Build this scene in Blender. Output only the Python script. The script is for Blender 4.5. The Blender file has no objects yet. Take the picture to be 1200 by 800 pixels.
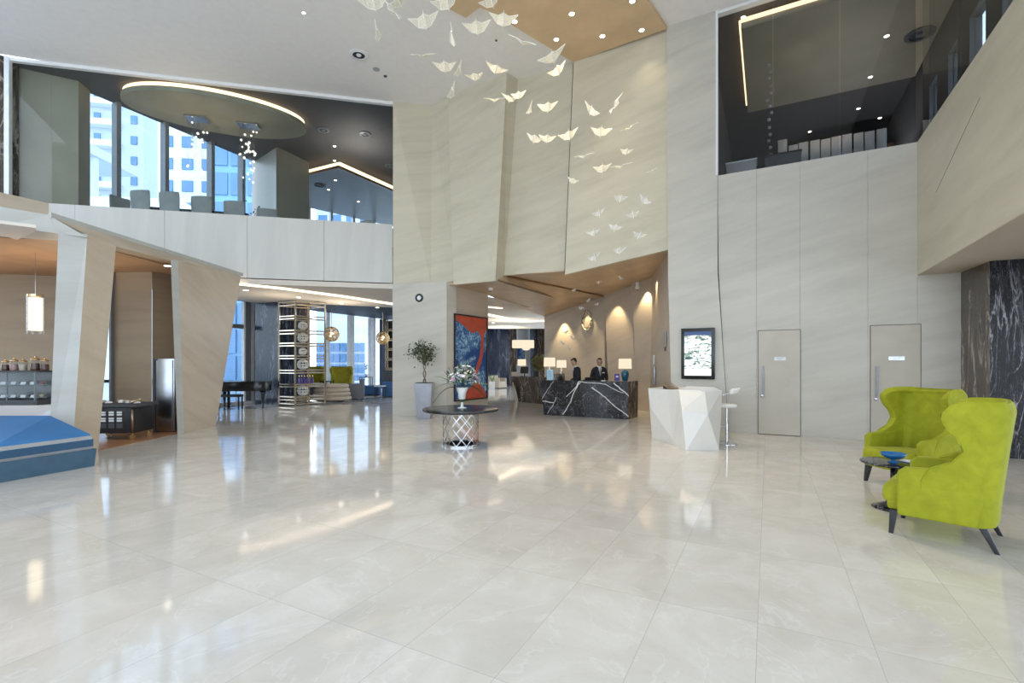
import bpy, bmesh, math, random
from mathutils import Vector, Matrix, Euler
random.seed(7)
PI = math.pi
C = bpy.context.scene.collection
F = 565.0; H = 1.6; HY = 425.0
TH = math.radians(27.97)
ux, uy = math.cos(TH), -math.sin(TH)      # along the main stone wall
vx, vy = math.sin(TH), math.cos(TH)       # into the building
A0 = (4.787, 11.27)

def U(px, py, d): return Vector(((px-600)/F*d, d, H+(HY-py)/F*d))
def UZ(px, d, z): return Vector(((px-600)/F*d, d, z))
def G(px, py): return UZ(px, H*F/(py-HY), 0.0)
def CZ(px, py, z): return UZ(px, F*(z-H)/(HY-py), z)       # point of height z seen at px, py
def R(a, b, z=0.0): return Vector((A0[0]+a*ux+b*vx, A0[1]+a*uy+b*vy, z))
def a_of(px, b=0.0):
    t = (px-600)/F; x0 = A0[0]+b*vx; y0 = A0[1]+b*vy
    return (t*y0-x0)/(ux-t*uy)

# ------------------------------------------------------------------ materials
M = {}
class NT:
    def __init__(s, name):
        m = bpy.data.materials.new(name); m.use_nodes = True; s.m = m; s.t = m.node_tree; s.t.nodes.clear()
        s.out = s.n('ShaderNodeOutputMaterial'); M[name] = m
    def n(s, typ, **kw):
        nd = s.t.nodes.new(typ)
        for k, v in kw.items():
            if k.startswith('_'): setattr(nd, k[1:], v)
            else:
                nd.inputs[k.replace('__', ' ')].default_value = v
        return nd
    def l(s, a, b): s.t.links.new(a, b)
    def coords(s, scale=(1,1,1), rot=(0,0,0)):
        tc = s.n('ShaderNodeTexCoord'); mp = s.n('ShaderNodeMapping')
        mp.inputs['Scale'].default_value = scale; mp.inputs['Rotation'].default_value = rot
        s.l(tc.outputs['Object'], mp.inputs['Vector']); return mp.outputs['Vector']
    def noise(s, vec, scale=5, detail=4, rough=.5, dist=0):
        nd = s.n('ShaderNodeTexNoise', Scale=scale, Detail=detail, Roughness=rough, Distortion=dist)
        s.l(vec, nd.inputs['Vector']); return nd.outputs['Fac']
    def ramp(s, fac, stops):
        r = s.n('ShaderNodeValToRGB'); e = r.color_ramp.elements
        while len(e) < len(stops): e.new(.5)
        for i, (p, c) in enumerate(stops):
            e[i].position = p; e[i].color = (*c, 1) if len(c) == 3 else c
        s.l(fac, r.inputs['Fac']); return r.outputs['Color']
    def math(s, op, a, b=None):
        nd = s.n('ShaderNodeMath'); nd.operation = op
        for i, v in enumerate((a, b)):
            if v is None: continue
            if isinstance(v, (int, float)): nd.inputs[i].default_value = v
            else: s.l(v, nd.inputs[i])
        return nd.outputs[0]
    def mix(s, fac, a, b, typ='MIX'):
        nd = s.n('ShaderNodeMix'); nd.data_type = 'RGBA'; nd.blend_type = typ
        for i, v in ((0, fac), (6, a), (7, b)):
            if isinstance(v, (int, float)): nd.inputs[i].default_value = v
            elif isinstance(v, tuple): nd.inputs[i].default_value = (*v, 1)
            else: s.l(v, nd.inputs[i])
        return nd.outputs[2]
    def pbr(s, color, rough=.5, metal=0, spec=.5, **kw):
        p = s.n('ShaderNodeBsdfPrincipled')
        if isinstance(color, tuple): p.inputs['Base Color'].default_value = (*color, 1)
        else: s.l(color, p.inputs['Base Color'])
        if isinstance(rough, (int, float)): p.inputs['Roughness'].default_value = rough
        else: s.l(rough, p.inputs['Roughness'])
        p.inputs['Metallic'].default_value = metal
        p.inputs['Specular IOR Level'].default_value = spec
        for k, v in kw.items():
            p.inputs[k.replace('_', ' ')].default_value = v
        s.l(p.outputs[0], s.out.inputs[0]); return p
    def bump(s, p, h, strength=.1, dist=.01):
        b = s.n('ShaderNodeBump', Strength=strength, Distance=dist); s.l(h, b.inputs['Height'])
        s.l(b.outputs[0], p.inputs['Normal'])

def dk(c, k): return tuple(max(0, min(1, x*k)) for x in c)
def plain(name, col, rough=.5, metal=0, var=.08, scale=6, bump=0, **kw):
    t = NT(name); f = t.noise(t.coords(), scale, 3)
    p = t.pbr(t.ramp(f, [(.3, dk(col, 1-var)), (.7, dk(col, 1+var))]), rough, metal, **kw)
    if bump: t.bump(p, t.noise(t.coords(), scale*20, 4), bump)
    return M[name]
def glow(name, col, strength):
    t = NT(name); e = t.n('ShaderNodeEmission', Strength=strength); f = t.noise(t.coords(), 3, 2)
    t.l(t.ramp(f, [(.2, dk(col, .96)), (.8, col)]), e.inputs['Color']); t.l(e.outputs[0], t.out.inputs[0])
def stone(name, c1, c2, rough=.35, slope=.35, hs=.35, vs=2.2, amt=1.0):
    """pale veined stone: long soft streaks leaning gently upward"""
    t = NT(name); tc = t.n('ShaderNodeTexCoord'); sp = t.n('ShaderNodeSeparateXYZ'); t.l(tc.outputs['Object'], sp.inputs[0])
    run = t.math('ADD', t.math('MULTIPLY', sp.outputs[0], ux), t.math('MULTIPLY', sp.outputs[1], uy))
    zz = t.math('SUBTRACT', sp.outputs[2], t.math('MULTIPLY', run, slope))
    cb = t.n('ShaderNodeCombineXYZ'); t.l(t.math('MULTIPLY', run, hs), cb.inputs[0]); t.l(t.math('MULTIPLY', sp.outputs[1], .4), cb.inputs[1]); t.l(t.math('MULTIPLY', zz, vs), cb.inputs[2])
    f = t.noise(cb.outputs[0], 1.3, 6, .6, .35); g = t.noise(cb.outputs[0], 6, 4, .6, .2)
    c = t.mix(t.math('MULTIPLY', g, .35), t.ramp(f, [(.32, c2), (.5, c1), (.7, dk(c1, 1.1))]), c2)
    p = t.pbr(c, rough, 0, .35)
def marble(name, base, mid, vein, scale=1.2, rough=.12, stretch=(1,1,1), rot=(0,0,0), w=.012, spec=.5):
    t = NT(name); v = t.coords(stretch, rot)
    f = t.noise(v, scale*1.6, 6, .6, .8)
    a = t.math('ABSOLUTE', t.math('SUBTRACT', t.noise(v, scale, 5, .55, 1.2), .5))
    b = t.math('ABSOLUTE', t.math('SUBTRACT', t.noise(v, scale*2.7, 4, .6, 1.5), .47))
    m1 = t.ramp(a, [(0, (1,1,1)), (w, (.45,.45,.45)), (w*3.2, (0,0,0))])
    m2 = t.ramp(b, [(0, (.6,.6,.6)), (w*1.5, (0,0,0))])
    mask = t.ramp(t.noise(v, scale*.7, 2), [(.42, (0,0,0)), (.6, (1,1,1))])
    c = t.ramp(f, [(.35, base), (.75, mid)])
    c = t.mix(t.mix(1.0, m1, mask, 'MULTIPLY'), c, vein); c = t.mix(m2, c, dk(vein, .55))
    t.pbr(c, rough, 0, spec)

stone('wall_stone', (.545,.515,.455), (.485,.455,.40), rough=.38, slope=.22)
stone('panel_stone_warmlit', (.585,.535,.42), (.515,.47,.36), rough=.4, slope=.22)  # warm light on the upper panels is put into this stone colour
stone('pillar_stone', (.62,.53,.42), (.55,.45,.335), rough=.35, slope=.8)
stone('pillar_pale', (.54,.545,.52), (.49,.49,.465), rough=.35, slope=.6)
stone('parapet_pale', (.60,.59,.56), (.565,.555,.525), rough=.35, slope=6, hs=2.0, vs=.25)
stone('warm_panel', (.53,.455,.37), (.47,.395,.31), rough=.4)
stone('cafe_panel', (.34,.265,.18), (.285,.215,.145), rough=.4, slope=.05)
plain('ceiling_white', (.86,.83,.81), .9, var=.02)
plain('white_paint', (.78,.78,.78), .6, var=.02)
plain('cream_ceiling', (.70,.64,.57), .8, var=.02)
plain('copper_soffit', (.52,.385,.25), .38, .2, var=.12, scale=2)
plain('wood_ceiling', (.66,.48,.29), .5, var=.10, scale=1.5)
plain('brown_ceiling', (.40,.25,.15), .6, var=.1, scale=2)
plain('dark_ceiling', (.085,.08,.078), .75, var=.05)
plain('olive_panel', (.30,.275,.20), .6, var=.12, scale=1.0)
plain('grey_olive', (.33,.33,.30), .35, var=.05)
plain('blue_ceiling', (.007,.018,.055), .6)
plain('wood_floor', (.45,.22,.11), .3, var=.2, scale=4)
plain('door_veneer', (.50,.455,.385), .45, var=.05, scale=3)
plain('dark_gap', (.05,.045,.04), .8)
plain('black_gloss', (.008,.008,.010), .2, var=.2)
plain('black_matte', (.02,.02,.022), .5)
plain('charcoal', (.075,.08,.09), .7)
plain('suit_black', (.012,.012,.014), .75, bump=.1)
plain('chrome', (.62,.62,.64), .14, 1)
plain('steel', (.42,.44,.48), .25, 1, var=.1, scale=2)
plain('gold', (.80,.60,.32), .2, 1)
plain('bronze', (.42,.30,.19), .28, 1)
plain('champagne', (.70,.62,.50), .22, 1)
plain('mullion', (.16,.175,.19), .5)
plain('mullion_white', (.75,.77,.8), .5)
plain('blue_lacquer', (.03,.17,.42), .6, var=.12, scale=1.5)
plain('navy_lacquer', (.03,.095,.19), .35, var=.1)
plain('slate_blue', (.055,.12,.19), .4, var=.12)
plain('grey_band', (.38,.39,.40), .45)
plain('planter_grey', (.33,.35,.41), .35)
plain('soil', (.05,.035,.02), .9, var=.3, scale=30)
plain('leaf', (.04,.075,.022), .5, var=.4, scale=8)
plain('leaf_light', (.20,.30,.08), .5, var=.3, scale=8)
plain('leaf_olive', (.12,.10,.025), .6, var=.4, scale=12)
plain('bark', (.22,.17,.12), .8, var=.3, scale=20)
plain('petal_white', (.80,.78,.76), .6, var=.05)
plain('petal_pink', (.55,.25,.38), .6, var=.2)
plain('petal_sage', (.30,.38,.34), .6, var=.3, scale=20)
plain('linen_beige', (.50,.42,.33), .85, bump=.2)
plain('grey_fabric', (.14,.145,.165), .85, bump=.2)
plain('blue_fabric', (.05,.13,.30), .8, bump=.2)
plain('chair_grey', (.24,.255,.25), .6)
plain('chair_pale', (.42,.40,.39), .6)
plain('skin', (.42,.24,.16), .5, var=.04)
plain('hair', (.012,.01,.009), .6, var=.2, scale=60)
plain('shirt', (.78,.78,.8), .8)
plain('tie', (.25,.25,.3), .6)
plain('teal_glaze', (.015,.10,.16), .15, var=.3)
plain('podium_white', (.74,.72,.68), .3, var=.02)
plain('tower_white', (.80,.82,.84), .7, var=.03, scale=.1)
plain('tower_grey', (.55,.60,.66), .7, var=.05, scale=.1)
plain('tower_glass', (.13,.25,.42), .25, var=.15, scale=.2)
plain('tower_blue', (.22,.42,.62), .2, var=.2, scale=.1)
plain('pavement', (.45,.45,.45), .9)
plain('carpet_grey', (.42,.44,.47), .95, bump=.3)
plain('jar_brown', (.10,.035,.02), .5, var=.5, scale=60)
plain('jar_pink', (.40,.22,.2), .5, var=.4, scale=60)
plain('sculpture_white', (.78,.76,.72), .4)
plain('paper', (.78,.80,.82), .6, var=.02)
plain('orange_block', (.35,.09,.03), .5)
plain('violet_bottle', (.12,.09,.35), .2)
glow('lamp_warm', (1.0,.80,.55), 2.6); glow('lamp_shade_glow', (1.0,.86,.64), .66); glow('led_warm', (1.0,.72,.42), 1.7)
glow('led_soft', (1.0,.80,.58), 2.2); glow('spot_disc', (1.0,.9,.75), 7.0); glow('bubble_glow', (1.0,.95,.82), 1.15)
glow('screen_blue', (.55,.75,.9), .8); glow('crystal_glow', (1.0,.80,.50), 1.7)

t = NT('desk_marble'); tc = t.n('ShaderNodeTexCoord'); v = tc.outputs['Object']; sp = t.n('ShaderNodeSeparateXYZ')
nz = t.n('ShaderNodeTexNoise', Scale=2.2, Detail=5); t.l(v, nz.inputs['Vector']); off = t.n('ShaderNodeVectorMath'); off.operation = 'MULTIPLY_ADD'
t.l(nz.outputs['Color'], off.inputs[0]); off.inputs[1].default_value = (.16,.16,.16); t.l(v, off.inputs[2]); t.l(off.outputs[0], sp.inputs[0])
acc = None
W2 = 1.28
for (u0,v0,u1,v1,wd_) in ((.03,.55,.16,.0,.005), (.09,.95,.2,.5,.006), (.27,.95,.45,.0,.011), (.30,.45,.47,.03,.009), (.58,.18,1.0,1.0,.012), (.80,.03,1.0,.48,.013), (.45,.03,.72,.08,.010), (.72,.08,.9,.3,.007), (.02,.6,.16,.63,.012)):
    ax, az, bx, bz = (u0*2-1)*W2+.08, 1.07*(1-v0)+.08, (u1*2-1)*W2+.08, 1.07*(1-v1)+.08
    L = math.hypot(bx-ax, bz-az); dx, dz = (bx-ax)/L, (bz-az)/L
    X_ = t.math('SUBTRACT', sp.outputs[0], ax); Z_ = t.math('SUBTRACT', sp.outputs[2], az)
    dist = t.math('ABSOLUTE', t.math('SUBTRACT', t.math('MULTIPLY', X_, dz), t.math('MULTIPLY', Z_, dx)))
    tt_ = t.math('ADD', t.math('MULTIPLY', X_, dx), t.math('MULTIPLY', Z_, dz)); inside = t.math('MULTIPLY', t.math('GREATER_THAN', tt_, 0), t.math('LESS_THAN', tt_, L))
    k_ = t.math('MULTIPLY', inside, t.math('LESS_THAN', dist, wd_)); acc = k_ if acc is None else t.math('MAXIMUM', acc, k_)
f = t.noise(v, 1.5, 7, .65, 1.2)
c = t.ramp(f, [(.42, (.004,.004,.007)), (.56, (.014,.014,.022)), (.66, (.09,.09,.105)), (.74, (.02,.02,.03))])
a_ = t.math('ABSOLUTE', t.math('SUBTRACT', t.noise(v, 1.8, 5, .6, 2.0), .5))
c = t.mix(t.ramp(a_, [(0, (.5,.5,.5)), (.008, (0,0,0))]), c, (.45,.45,.47))
c = t.mix(t.math('MULTIPLY', acc, .85), c, (.80,.79,.78)); t.pbr(c, .12)
marble('brown_marble', (.035,.024,.018), (.11,.085,.07), (.42,.36,.31), scale=1.6, stretch=(1.6,1.6,.35), w=.012, rough=.15)
marble('black_marble', (.004,.004,.006), (.012,.012,.016), (.42,.42,.48), scale=1.5, stretch=(3.2,3.2,.5), w=.008, rough=.2, spec=.22)
marble('blue_marble', (.009,.013,.028), (.03,.045,.085), (.22,.27,.38), scale=1.6, stretch=(2.4,2.4,.4), w=.012, rough=.15)
marble('table_marble', (.004,.004,.005), (.008,.008,.009), (.6,.6,.6), scale=2.5, w=.006, rough=.1)

# polished cream floor in 58 x 121 cm slabs
t = NT('floor_marble'); tc = t.n('ShaderNodeTexCoord'); sp = t.n('ShaderNodeSeparateXYZ'); t.l(tc.outputs['Object'], sp.inputs[0])
X, Y = sp.outputs[0], sp.outputs[1]
aa = t.math('ADD', t.math('MULTIPLY', t.math('SUBTRACT', X, A0[0]), ux), t.math('MULTIPLY', t.math('SUBTRACT', Y, A0[1]), uy))
bb = t.math('ADD', t.math('MULTIPLY', t.math('SUBTRACT', X, A0[0]), vx), t.math('MULTIPLY', t.math('SUBTRACT', Y, A0[1]), vy))
fa = t.math('DIVIDE', t.math('ADD', aa, 40*.585-1.0), .585); fb = t.math('DIVIDE', t.math('ADD', bb, 10.08+24*1.21), 1.21)
ga = t.math('LESS_THAN', t.math('FRACT', fa), .0065); gb = t.math('LESS_THAN', t.math('FRACT', fb), .0032)
grout = t.math('MAXIMUM', ga, gb)
idv = t.n('ShaderNodeCombineXYZ'); t.l(t.math('FLOOR', fa), idv.inputs[0]); t.l(t.math('FLOOR', fb), idv.inputs[1])
wn = t.n('ShaderNodeTexWhiteNoise'); wn.noise_dimensions = '3D'; t.l(idv.outputs[0], wn.inputs['Vector'])
vv = t.n('ShaderNodeVectorMath'); vv.operation = 'ADD'; t.l(tc.outputs['Object'], vv.inputs[0])
sc = t.n('ShaderNodeVectorMath'); sc.operation = 'SCALE'; sc.inputs['Scale'].default_value = 13; t.l(wn.outputs['Color'], sc.inputs[0]); t.l(sc.outputs[0], vv.inputs[1])
f1 = t.noise(vv.outputs[0], 1.6, 7, .62, .7); f2 = t.math('ABSOLUTE', t.math('SUBTRACT', t.noise(vv.outputs[0], .9, 5, .6, 1.6), .5))
col = t.ramp(f1, [(.3, (.60,.56,.50)), (.55, (.68,.64,.585)), (.75, (.745,.715,.665))])
col = t.mix(t.ramp(f2, [(0, (.30,.30,.30)), (.012, (0,0,0))]), col, (.82,.80,.77))
fine = t.noise(vv.outputs[0], 34, 4, .7, 0)
col = t.mix(t.ramp(fine, [(.30, (.16,.16,.16)), (.42, (0,0,0))]), col, (.40,.37,.33))
col = t.mix(1.0, col, t.ramp(wn.outputs['Value'], [(0, (.965,.965,.965)), (1, (1,1,1))]), 'MULTIPLY')
col = t.mix(t.math('MULTIPLY', grout, .75), col, (.42,.39,.36))
t.pbr(col, t.ramp(t.noise(tc.outputs['Object'], .8, 3), [(.3, (.05,.05,.05)), (.7, (.09,.09,.09))]), 0, .55)

# lime velvet
t = NT('lime_velvet'); f = t.noise(t.coords(), 7, 4, .6, .5)
p = t.pbr(t.ramp(f, [(.3, (.27,.285,.012)), (.7, (.365,.38,.018))]), .75, 0, .3)
p.inputs['Sheen Weight'].default_value = .25; p.inputs['Sheen Roughness'].default_value = .35; p.inputs['Sheen Tint'].default_value = (.9,1,.3,1)
t.bump(p, t.noise(t.coords(), 260, 2), .08)
t = NT('olive_velvet'); f = t.noise(t.coords(), 7, 4); t.pbr(t.ramp(f, [(.3, (.34,.31,.02)), (.7, (.45,.40,.03))]), .8)

plain('glass_blue', (.02,.16,.42), .08, var=.1); plain('screen_card', (.45,.68,.82), .5)
def glass(name, tint, refl=.06, rough=0.0):
    t = NT(name); tr = t.n('ShaderNodeBsdfTransparent'); tr.inputs[0].default_value = (*tint, 1)
    g = t.n('ShaderNodeBsdfGlossy', Roughness=rough); mx = t.n('ShaderNodeMixShader')
    fr = t.n('ShaderNodeFresnel', IOR=1.45); ge = t.n('ShaderNodeNewGeometry')
    f = t.math('MULTIPLY', t.math('ADD', t.math('MINIMUM', fr.outputs[0], .35), t.math('MULTIPLY', t.noise(t.coords(), .5, 2), refl*.2)), t.math('SUBTRACT', 1.0, ge.outputs['Backfacing']))
    t.l(f, mx.inputs[0]); t.l(tr.outputs[0], mx.inputs[1]); t.l(g.outputs[0], mx.inputs[2]); t.l(mx.outputs[0], t.out.inputs[0])
glass('glass_clear', (.93,.96,.97)); glass('glass_smoke', (.80,.82,.84)); glass('glass_window', (.93,.97,1.0))
def translucent(name, col, alpha, rough=.2):
    t = NT(name); d = t.n('ShaderNodeBsdfDiffuse'); d.inputs[0].default_value = (*col, 1); tl = t.n('ShaderNodeBsdfTranslucent'); tl.inputs[0].default_value = (*col, 1)
    m1 = t.n('ShaderNodeMixShader', Fac=.4); t.l(d.outputs[0], m1.inputs[1]); t.l(tl.outputs[0], m1.inputs[2])
    tr = t.n('ShaderNodeBsdfTransparent'); m2 = t.n('ShaderNodeMixShader'); t.l(tr.outputs[0], m2.inputs[1]); t.l(m1.outputs[0], m2.inputs[2])
    t.l(t.ramp(t.noise(t.coords(), 60, 2), [(.35, (alpha-.15,)*3), (.65, (alpha+.1,)*3)]), m2.inputs[0])
    g = t.n('ShaderNodeBsdfGlossy', Roughness=rough); m3 = t.n('ShaderNodeMixShader', Fac=.10); t.l(m2.outputs[0], m3.inputs[1]); t.l(g.outputs[0], m3.inputs[2])
    t.l(m3.outputs[0], t.out.inputs[0])
translucent('bird_mesh', (1.0,.98,.88), .80); translucent('bird_glass', (.98,.99,1.0), .55, .05); translucent('curtain_sheer', (.62,.68,.85), .55)
plain('bird_edge', (.98,.95,.86), .3, var=.02)
# screen picture
t = NT('tv_picture'); v = t.coords((1,1,1)); sp = t.n('ShaderNodeSeparateXYZ'); t.l(v, sp.inputs[0])
n1 = t.noise(t.coords((3,3,9)), 2.2, 6, .7, 1.0)
c = t.ramp(n1, [(.30, (.02,.03,.09)), (.44, (.10,.17,.10)), (.50, (.55,.62,.66)), (.56, (.95,.97,1.0))])
low = t.math('LESS_THAN', sp.outputs[2], -.36); hi = t.math('GREATER_THAN', sp.outputs[2], .43)
c = t.mix(low, c, (.86,.93,1.0)); c = t.mix(hi, c, (.05,.08,.16))
e = t.n('ShaderNodeEmission', Strength=1.25); t.l(c, e.inputs[0]); t.l(e.outputs[0], t.out.inputs[0])
# abstract canvas: deep blue with pale scribbled clusters
t = NT('canvas_blue'); n1 = t.noise(t.coords((1,1,1)), 1.25, 3, .5, .6); n2 = t.noise(t.coords((1,1,1)), 4.5, 7, .7, 2.0)
c = t.ramp(n2, [(.36, (.008,.045,.16)), (.44, (.015,.11,.34)), (.52, (.16,.36,.58)), (.60, (.50,.66,.76))])
c = t.mix(t.ramp(n1, [(.44, (0,0,0)), (.52, (1,1,1))]), (.008,.065,.25), c); t.pbr(c, .5)
plain('canvas_red', (.52,.085,.045), .5, var=.15, scale=4)

# ------------------------------------------------------------------ geometry helpers
class MB:
    def __init__(s): s.b = bmesh.new(); s.mi = 0
    def _f(s, vs):
        try:
            f = s.b.faces.new(vs); f.material_index = s.mi; return f
        except ValueError: return None
    def hexa(s, lo, hi):
        """two matching rings of points joined into a closed solid"""
        a = [s.b.verts.new(p) for p in lo]; b = [s.b.verts.new(p) for p in hi]; n = len(a)
        s._f(a[::-1]); s._f(b)
        for i in range(n): s._f([a[i], a[(i+1) % n], b[(i+1) % n], b[i]])
        return s
    def box(s, c, d, rz=0, rot=None):
        Mx = Matrix.Translation(c) @ (rot.to_matrix().to_4x4() if rot else Matrix.Rotation(rz, 4, 'Z'))
        x, y, z = d[0]/2, d[1]/2, d[2]/2
        lo = [Mx @ Vector(p) for p in ((-x,-y,-z), (x,-y,-z), (x,y,-z), (-x,y,-z))]
        hi = [Mx @ Vector(p) for p in ((-x,-y,z), (x,-y,z), (x,y,z), (-x,y,z))]
        return s.hexa(lo, hi)
    def prism(s, poly, z0, z1, top=None):
        top = top or poly
        return s.hexa([(p[0], p[1], z0) for p in poly], [(p[0], p[1], z1) for p in top])
    def slab(s, pts, t, n=None):
        """flat polygon given thickness t along n (default: its normal turned away from the camera)"""
        pts = [Vector(p) for p in pts]
        if n is None:
            n = Vector((0,0,0))
            for i in range(len(pts)): n += pts[i].cross(pts[(i+1) % len(pts)])
            n.normalize()
            c = sum(pts, Vector())/len(pts)
            if n.dot(c-Vector((0,0,H))) < 0: n = -n
        n = Vector(n)
        return s.hexa(pts, [p+n*t for p in pts])
    def bar(s, p, q, w, h=None):
        p, q = Vector(p), Vector(q); h = h or w; d = (q-p).normalized()
        x = d.cross(Vector((0,0,1)));
        if x.length < 1e-3: x = Vector((ux, uy, 0))
        x.normalize(); y = x.cross(d).normalized()
        o = [x*(i*w/2)+y*(j*h/2) for i, j in ((-1,-1), (1,-1), (1,1), (-1,1))]
        return s.hexa([p+k for k in o], [q+k for k in o])
    def tube(s, path, r, n=10, closed=False):
        path = [Vector(p) for p in path]; rs = r if isinstance(r, (list, tuple)) else [r]*len(path); rings = []
        for i, p in enumerate(path):
            a = path[i-1] if (i or closed) else p; b = path[(i+1) % len(path)] if (i < len(path)-1 or closed) else p
            d = (b-a).normalized(); x = d.cross(Vector((0,0,1)))
            if x.length < 1e-3: x = Vector((1,0,0))
            x.normalize(); y = d.cross(x).normalized()
            rings.append([s.b.verts.new(p+(x*math.cos(2*PI*k/n)+y*math.sin(2*PI*k/n))*rs[i]) for k in range(n)])
        m = len(rings)
        for i in range(m if closed else m-1):
            A, B = rings[i], rings[(i+1) % m]
            for k in range(n): s._f([A[k], A[(k+1) % n], B[(k+1) % n], B[k]])
        if not closed: s._f(rings[0][::-1]); s._f(rings[-1])
        return s
    def lathe(s, prof, n=24, c=(0,0,0), sx=1, sy=1):
        rings = []
        for r, z in prof:
            if r < 1e-5: rings.append([s.b.verts.new((c[0], c[1], c[2]+z))])
            else: rings.append([s.b.verts.new((c[0]+r*sx*math.cos(2*PI*k/n), c[1]+r*sy*math.sin(2*PI*k/n), c[2]+z)) for k in range(n)])
        for A, B in zip(rings, rings[1:]):
            for k in range(n):
                k2 = (k+1) % n
                if len(A) == 1 and len(B) == 1: continue
                if len(A) == 1: s._f([A[0], B[k2], B[k]])
                elif len(B) == 1: s._f([A[k], A[k2], B[0]])
                else: s._f([A[k], A[k2], B[k2], B[k]])
        if len(rings[0]) > 1: s._f(rings[0][::-1])
        if len(rings[-1]) > 1: s._f(rings[-1])
        return s
    def ball(s, c, r, n=12, sq=(1,1,1)):
        m = max(4, n//2)
        return s.lathe([(r*math.sin(PI*i/m), -r*math.cos(PI*i/m)*sq[2]) for i in range(m+1)], n, c, sq[0], sq[1])
    def grid(s, rows, closed=False):
        V = [[s.b.verts.new(p) for p in r] for r in rows]
        for i in range(len(V)-1):
            for j in range(len(V[i])-(0 if closed else 1)):
                k = (j+1) % len(V[i]); s._f([V[i][j], V[i][k], V[i+1][k], V[i+1][j]])
        return s
    def poly(s, pts): s._f([s.b.verts.new(p) for p in pts]); return s
    def build(s, name, mat, parent=None, smooth=False, bevel=0, solid=0, sub=0, seg=2, kind=None, mats=None, offset=-1):
        bmesh.ops.recalc_face_normals(s.b, faces=s.b.faces)
        me = bpy.data.meshes.new(name); s.b.to_mesh(me); s.b.free()
        o = bpy.data.objects.new(name, me); C.objects.link(o)
        for m in (mats or [mat]): me.materials.append(M[m])
        if smooth:
            for p in me.polygons: p.use_smooth = True
        if parent is not None: o.parent = parent
        if kind: o['kind'] = kind
        mods = False
        if solid:
            k = o.modifiers.new('s', 'SOLIDIFY'); k.thickness = solid; k.offset = offset; mods = True
        if bevel:
            k = o.modifiers.new('b', 'BEVEL'); k.width = bevel; k.segments = seg; k.limit_method = 'ANGLE'; k.angle_limit = .6; mods = True
        if sub:
            k = o.modifiers.new('u', 'SUBSURF'); k.levels = k.render_levels = sub; mods = True
        if mods: bake(o)
        if smooth == 'auto' or bevel:
            for p in o.data.polygons: p.use_smooth = True
            try: o.data.set_sharp_from_angle(angle=.6)
            except Exception: pass
        return o
def bake(o):
    dg = bpy.context.evaluated_depsgraph_get(); e = o.evaluated_get(dg)
    me = bpy.data.meshes.new_from_object(e); old = o.data; o.modifiers.clear(); o.data = me; bpy.data.meshes.remove(old)
def thing(name, label, cat, loc=(0,0,0), rz=0, group=None):
    o = bpy.data.objects.new(name, None); C.objects.link(o); o.empty_display_size = .1
    o.location = loc; o.rotation_euler = (0,0,rz); o['label'] = label; o['category'] = cat
    if group: o['group'] = group
    return o
def tag(o, label, cat, group=None, kind=None):
    o['label'] = label; o['category'] = cat
    if group: o['group'] = group
    if kind: o['kind'] = kind
    return o
def dup(root, loc, rz=0, label=None, group=None, scale=None, rot=None):
    r = root.copy(); C.objects.link(r); r.location = loc; r.rotation_euler = rot if rot else (0,0,rz)
    if scale: r.scale = (scale,)*3 if isinstance(scale, (int, float)) else scale
    if label: r['label'] = label
    if group: r['group'] = group
    for ch in list(root.children):
        c = ch.copy(); C.objects.link(c); c.parent = r
        for g in ch.children:
            d = g.copy(); C.objects.link(d); d.parent = c
    return r
def struct(name, mb, mat, parent=None, **kw): return mb.build(name, mat, parent, kind='structure', **kw)
def lamp(name, typ, loc, energy, col, size=.1, rot=(0,0,0), angle=60, blend=.6):
    l = bpy.data.lights.new(name, typ); l.energy = energy; l.color = col
    if typ == 'SPOT': l.spot_size = math.radians(angle); l.spot_blend = blend; l.shadow_soft_size = size
    elif typ == 'AREA': l.size = size
    else: l.shadow_soft_size = size
    o = bpy.data.objects.new(name, l); o.location = loc; o.rotation_euler = rot; C.objects.link(o); return o
def uplight(name, loc, energy, col, angle=150):
    return lamp(name, 'SPOT', loc, energy, col, .05, rot=(PI,0,0), angle=angle, blend=.5)
def aim(o, target):
    d = Vector(target)-o.location; o.rotation_euler = d.to_track_quat('-Z', 'Y').to_euler()
# ================================================================== camera, world
sc = bpy.context.scene
cd = bpy.data.cameras.new('camera'); cam = bpy.data.objects.new('camera', cd); C.objects.link(cam)
cam.location = (0, 0, H); cam.rotation_euler = (PI/2, 0, 0); cd.sensor_width = 36; cd.lens = 36*F/1200; cd.shift_y = (HY-400)/1200; cd.clip_end = 600
sc.camera = cam
w = bpy.data.worlds.new('sky'); sc.world = w; w.use_nodes = True; wt = w.node_tree; bg = wt.nodes['Background']
tcw = wt.nodes.new('ShaderNodeTexCoord'); spw = wt.nodes.new('ShaderNodeSeparateXYZ'); rw = wt.nodes.new('ShaderNodeValToRGB')
wt.links.new(tcw.outputs['Generated'], spw.inputs[0]); wt.links.new(spw.outputs[2], rw.inputs[0]); wt.links.new(rw.outputs[0], bg.inputs[0])
e = rw.color_ramp.elements; e[0].position = 0.0; e[0].color = (.80,.905,1,1); e[1].position = .8; e[1].color = (.60,.78,1,1)
bg.inputs[1].default_value = 2.2
sc.view_settings.view_transform = 'Standard'; sc.view_settings.look = 'None'; sc.view_settings.gamma = 1; sc.view_settings.use_curve_mapping = False
sc.view_settings.exposure = 0.63
sc.cycles.use_denoising = True; sc.cycles.max_bounces = 10; sc.cycles.diffuse_bounces = 6; sc.cycles.glossy_bounces = 4; sc.cycles.transparent_max_bounces = 24
sc.cycles.sample_clamp_indirect = 6; sc.cycles.caustics_reflective = False; sc.cycles.caustics_refractive = False

CE = 9.8
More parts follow.
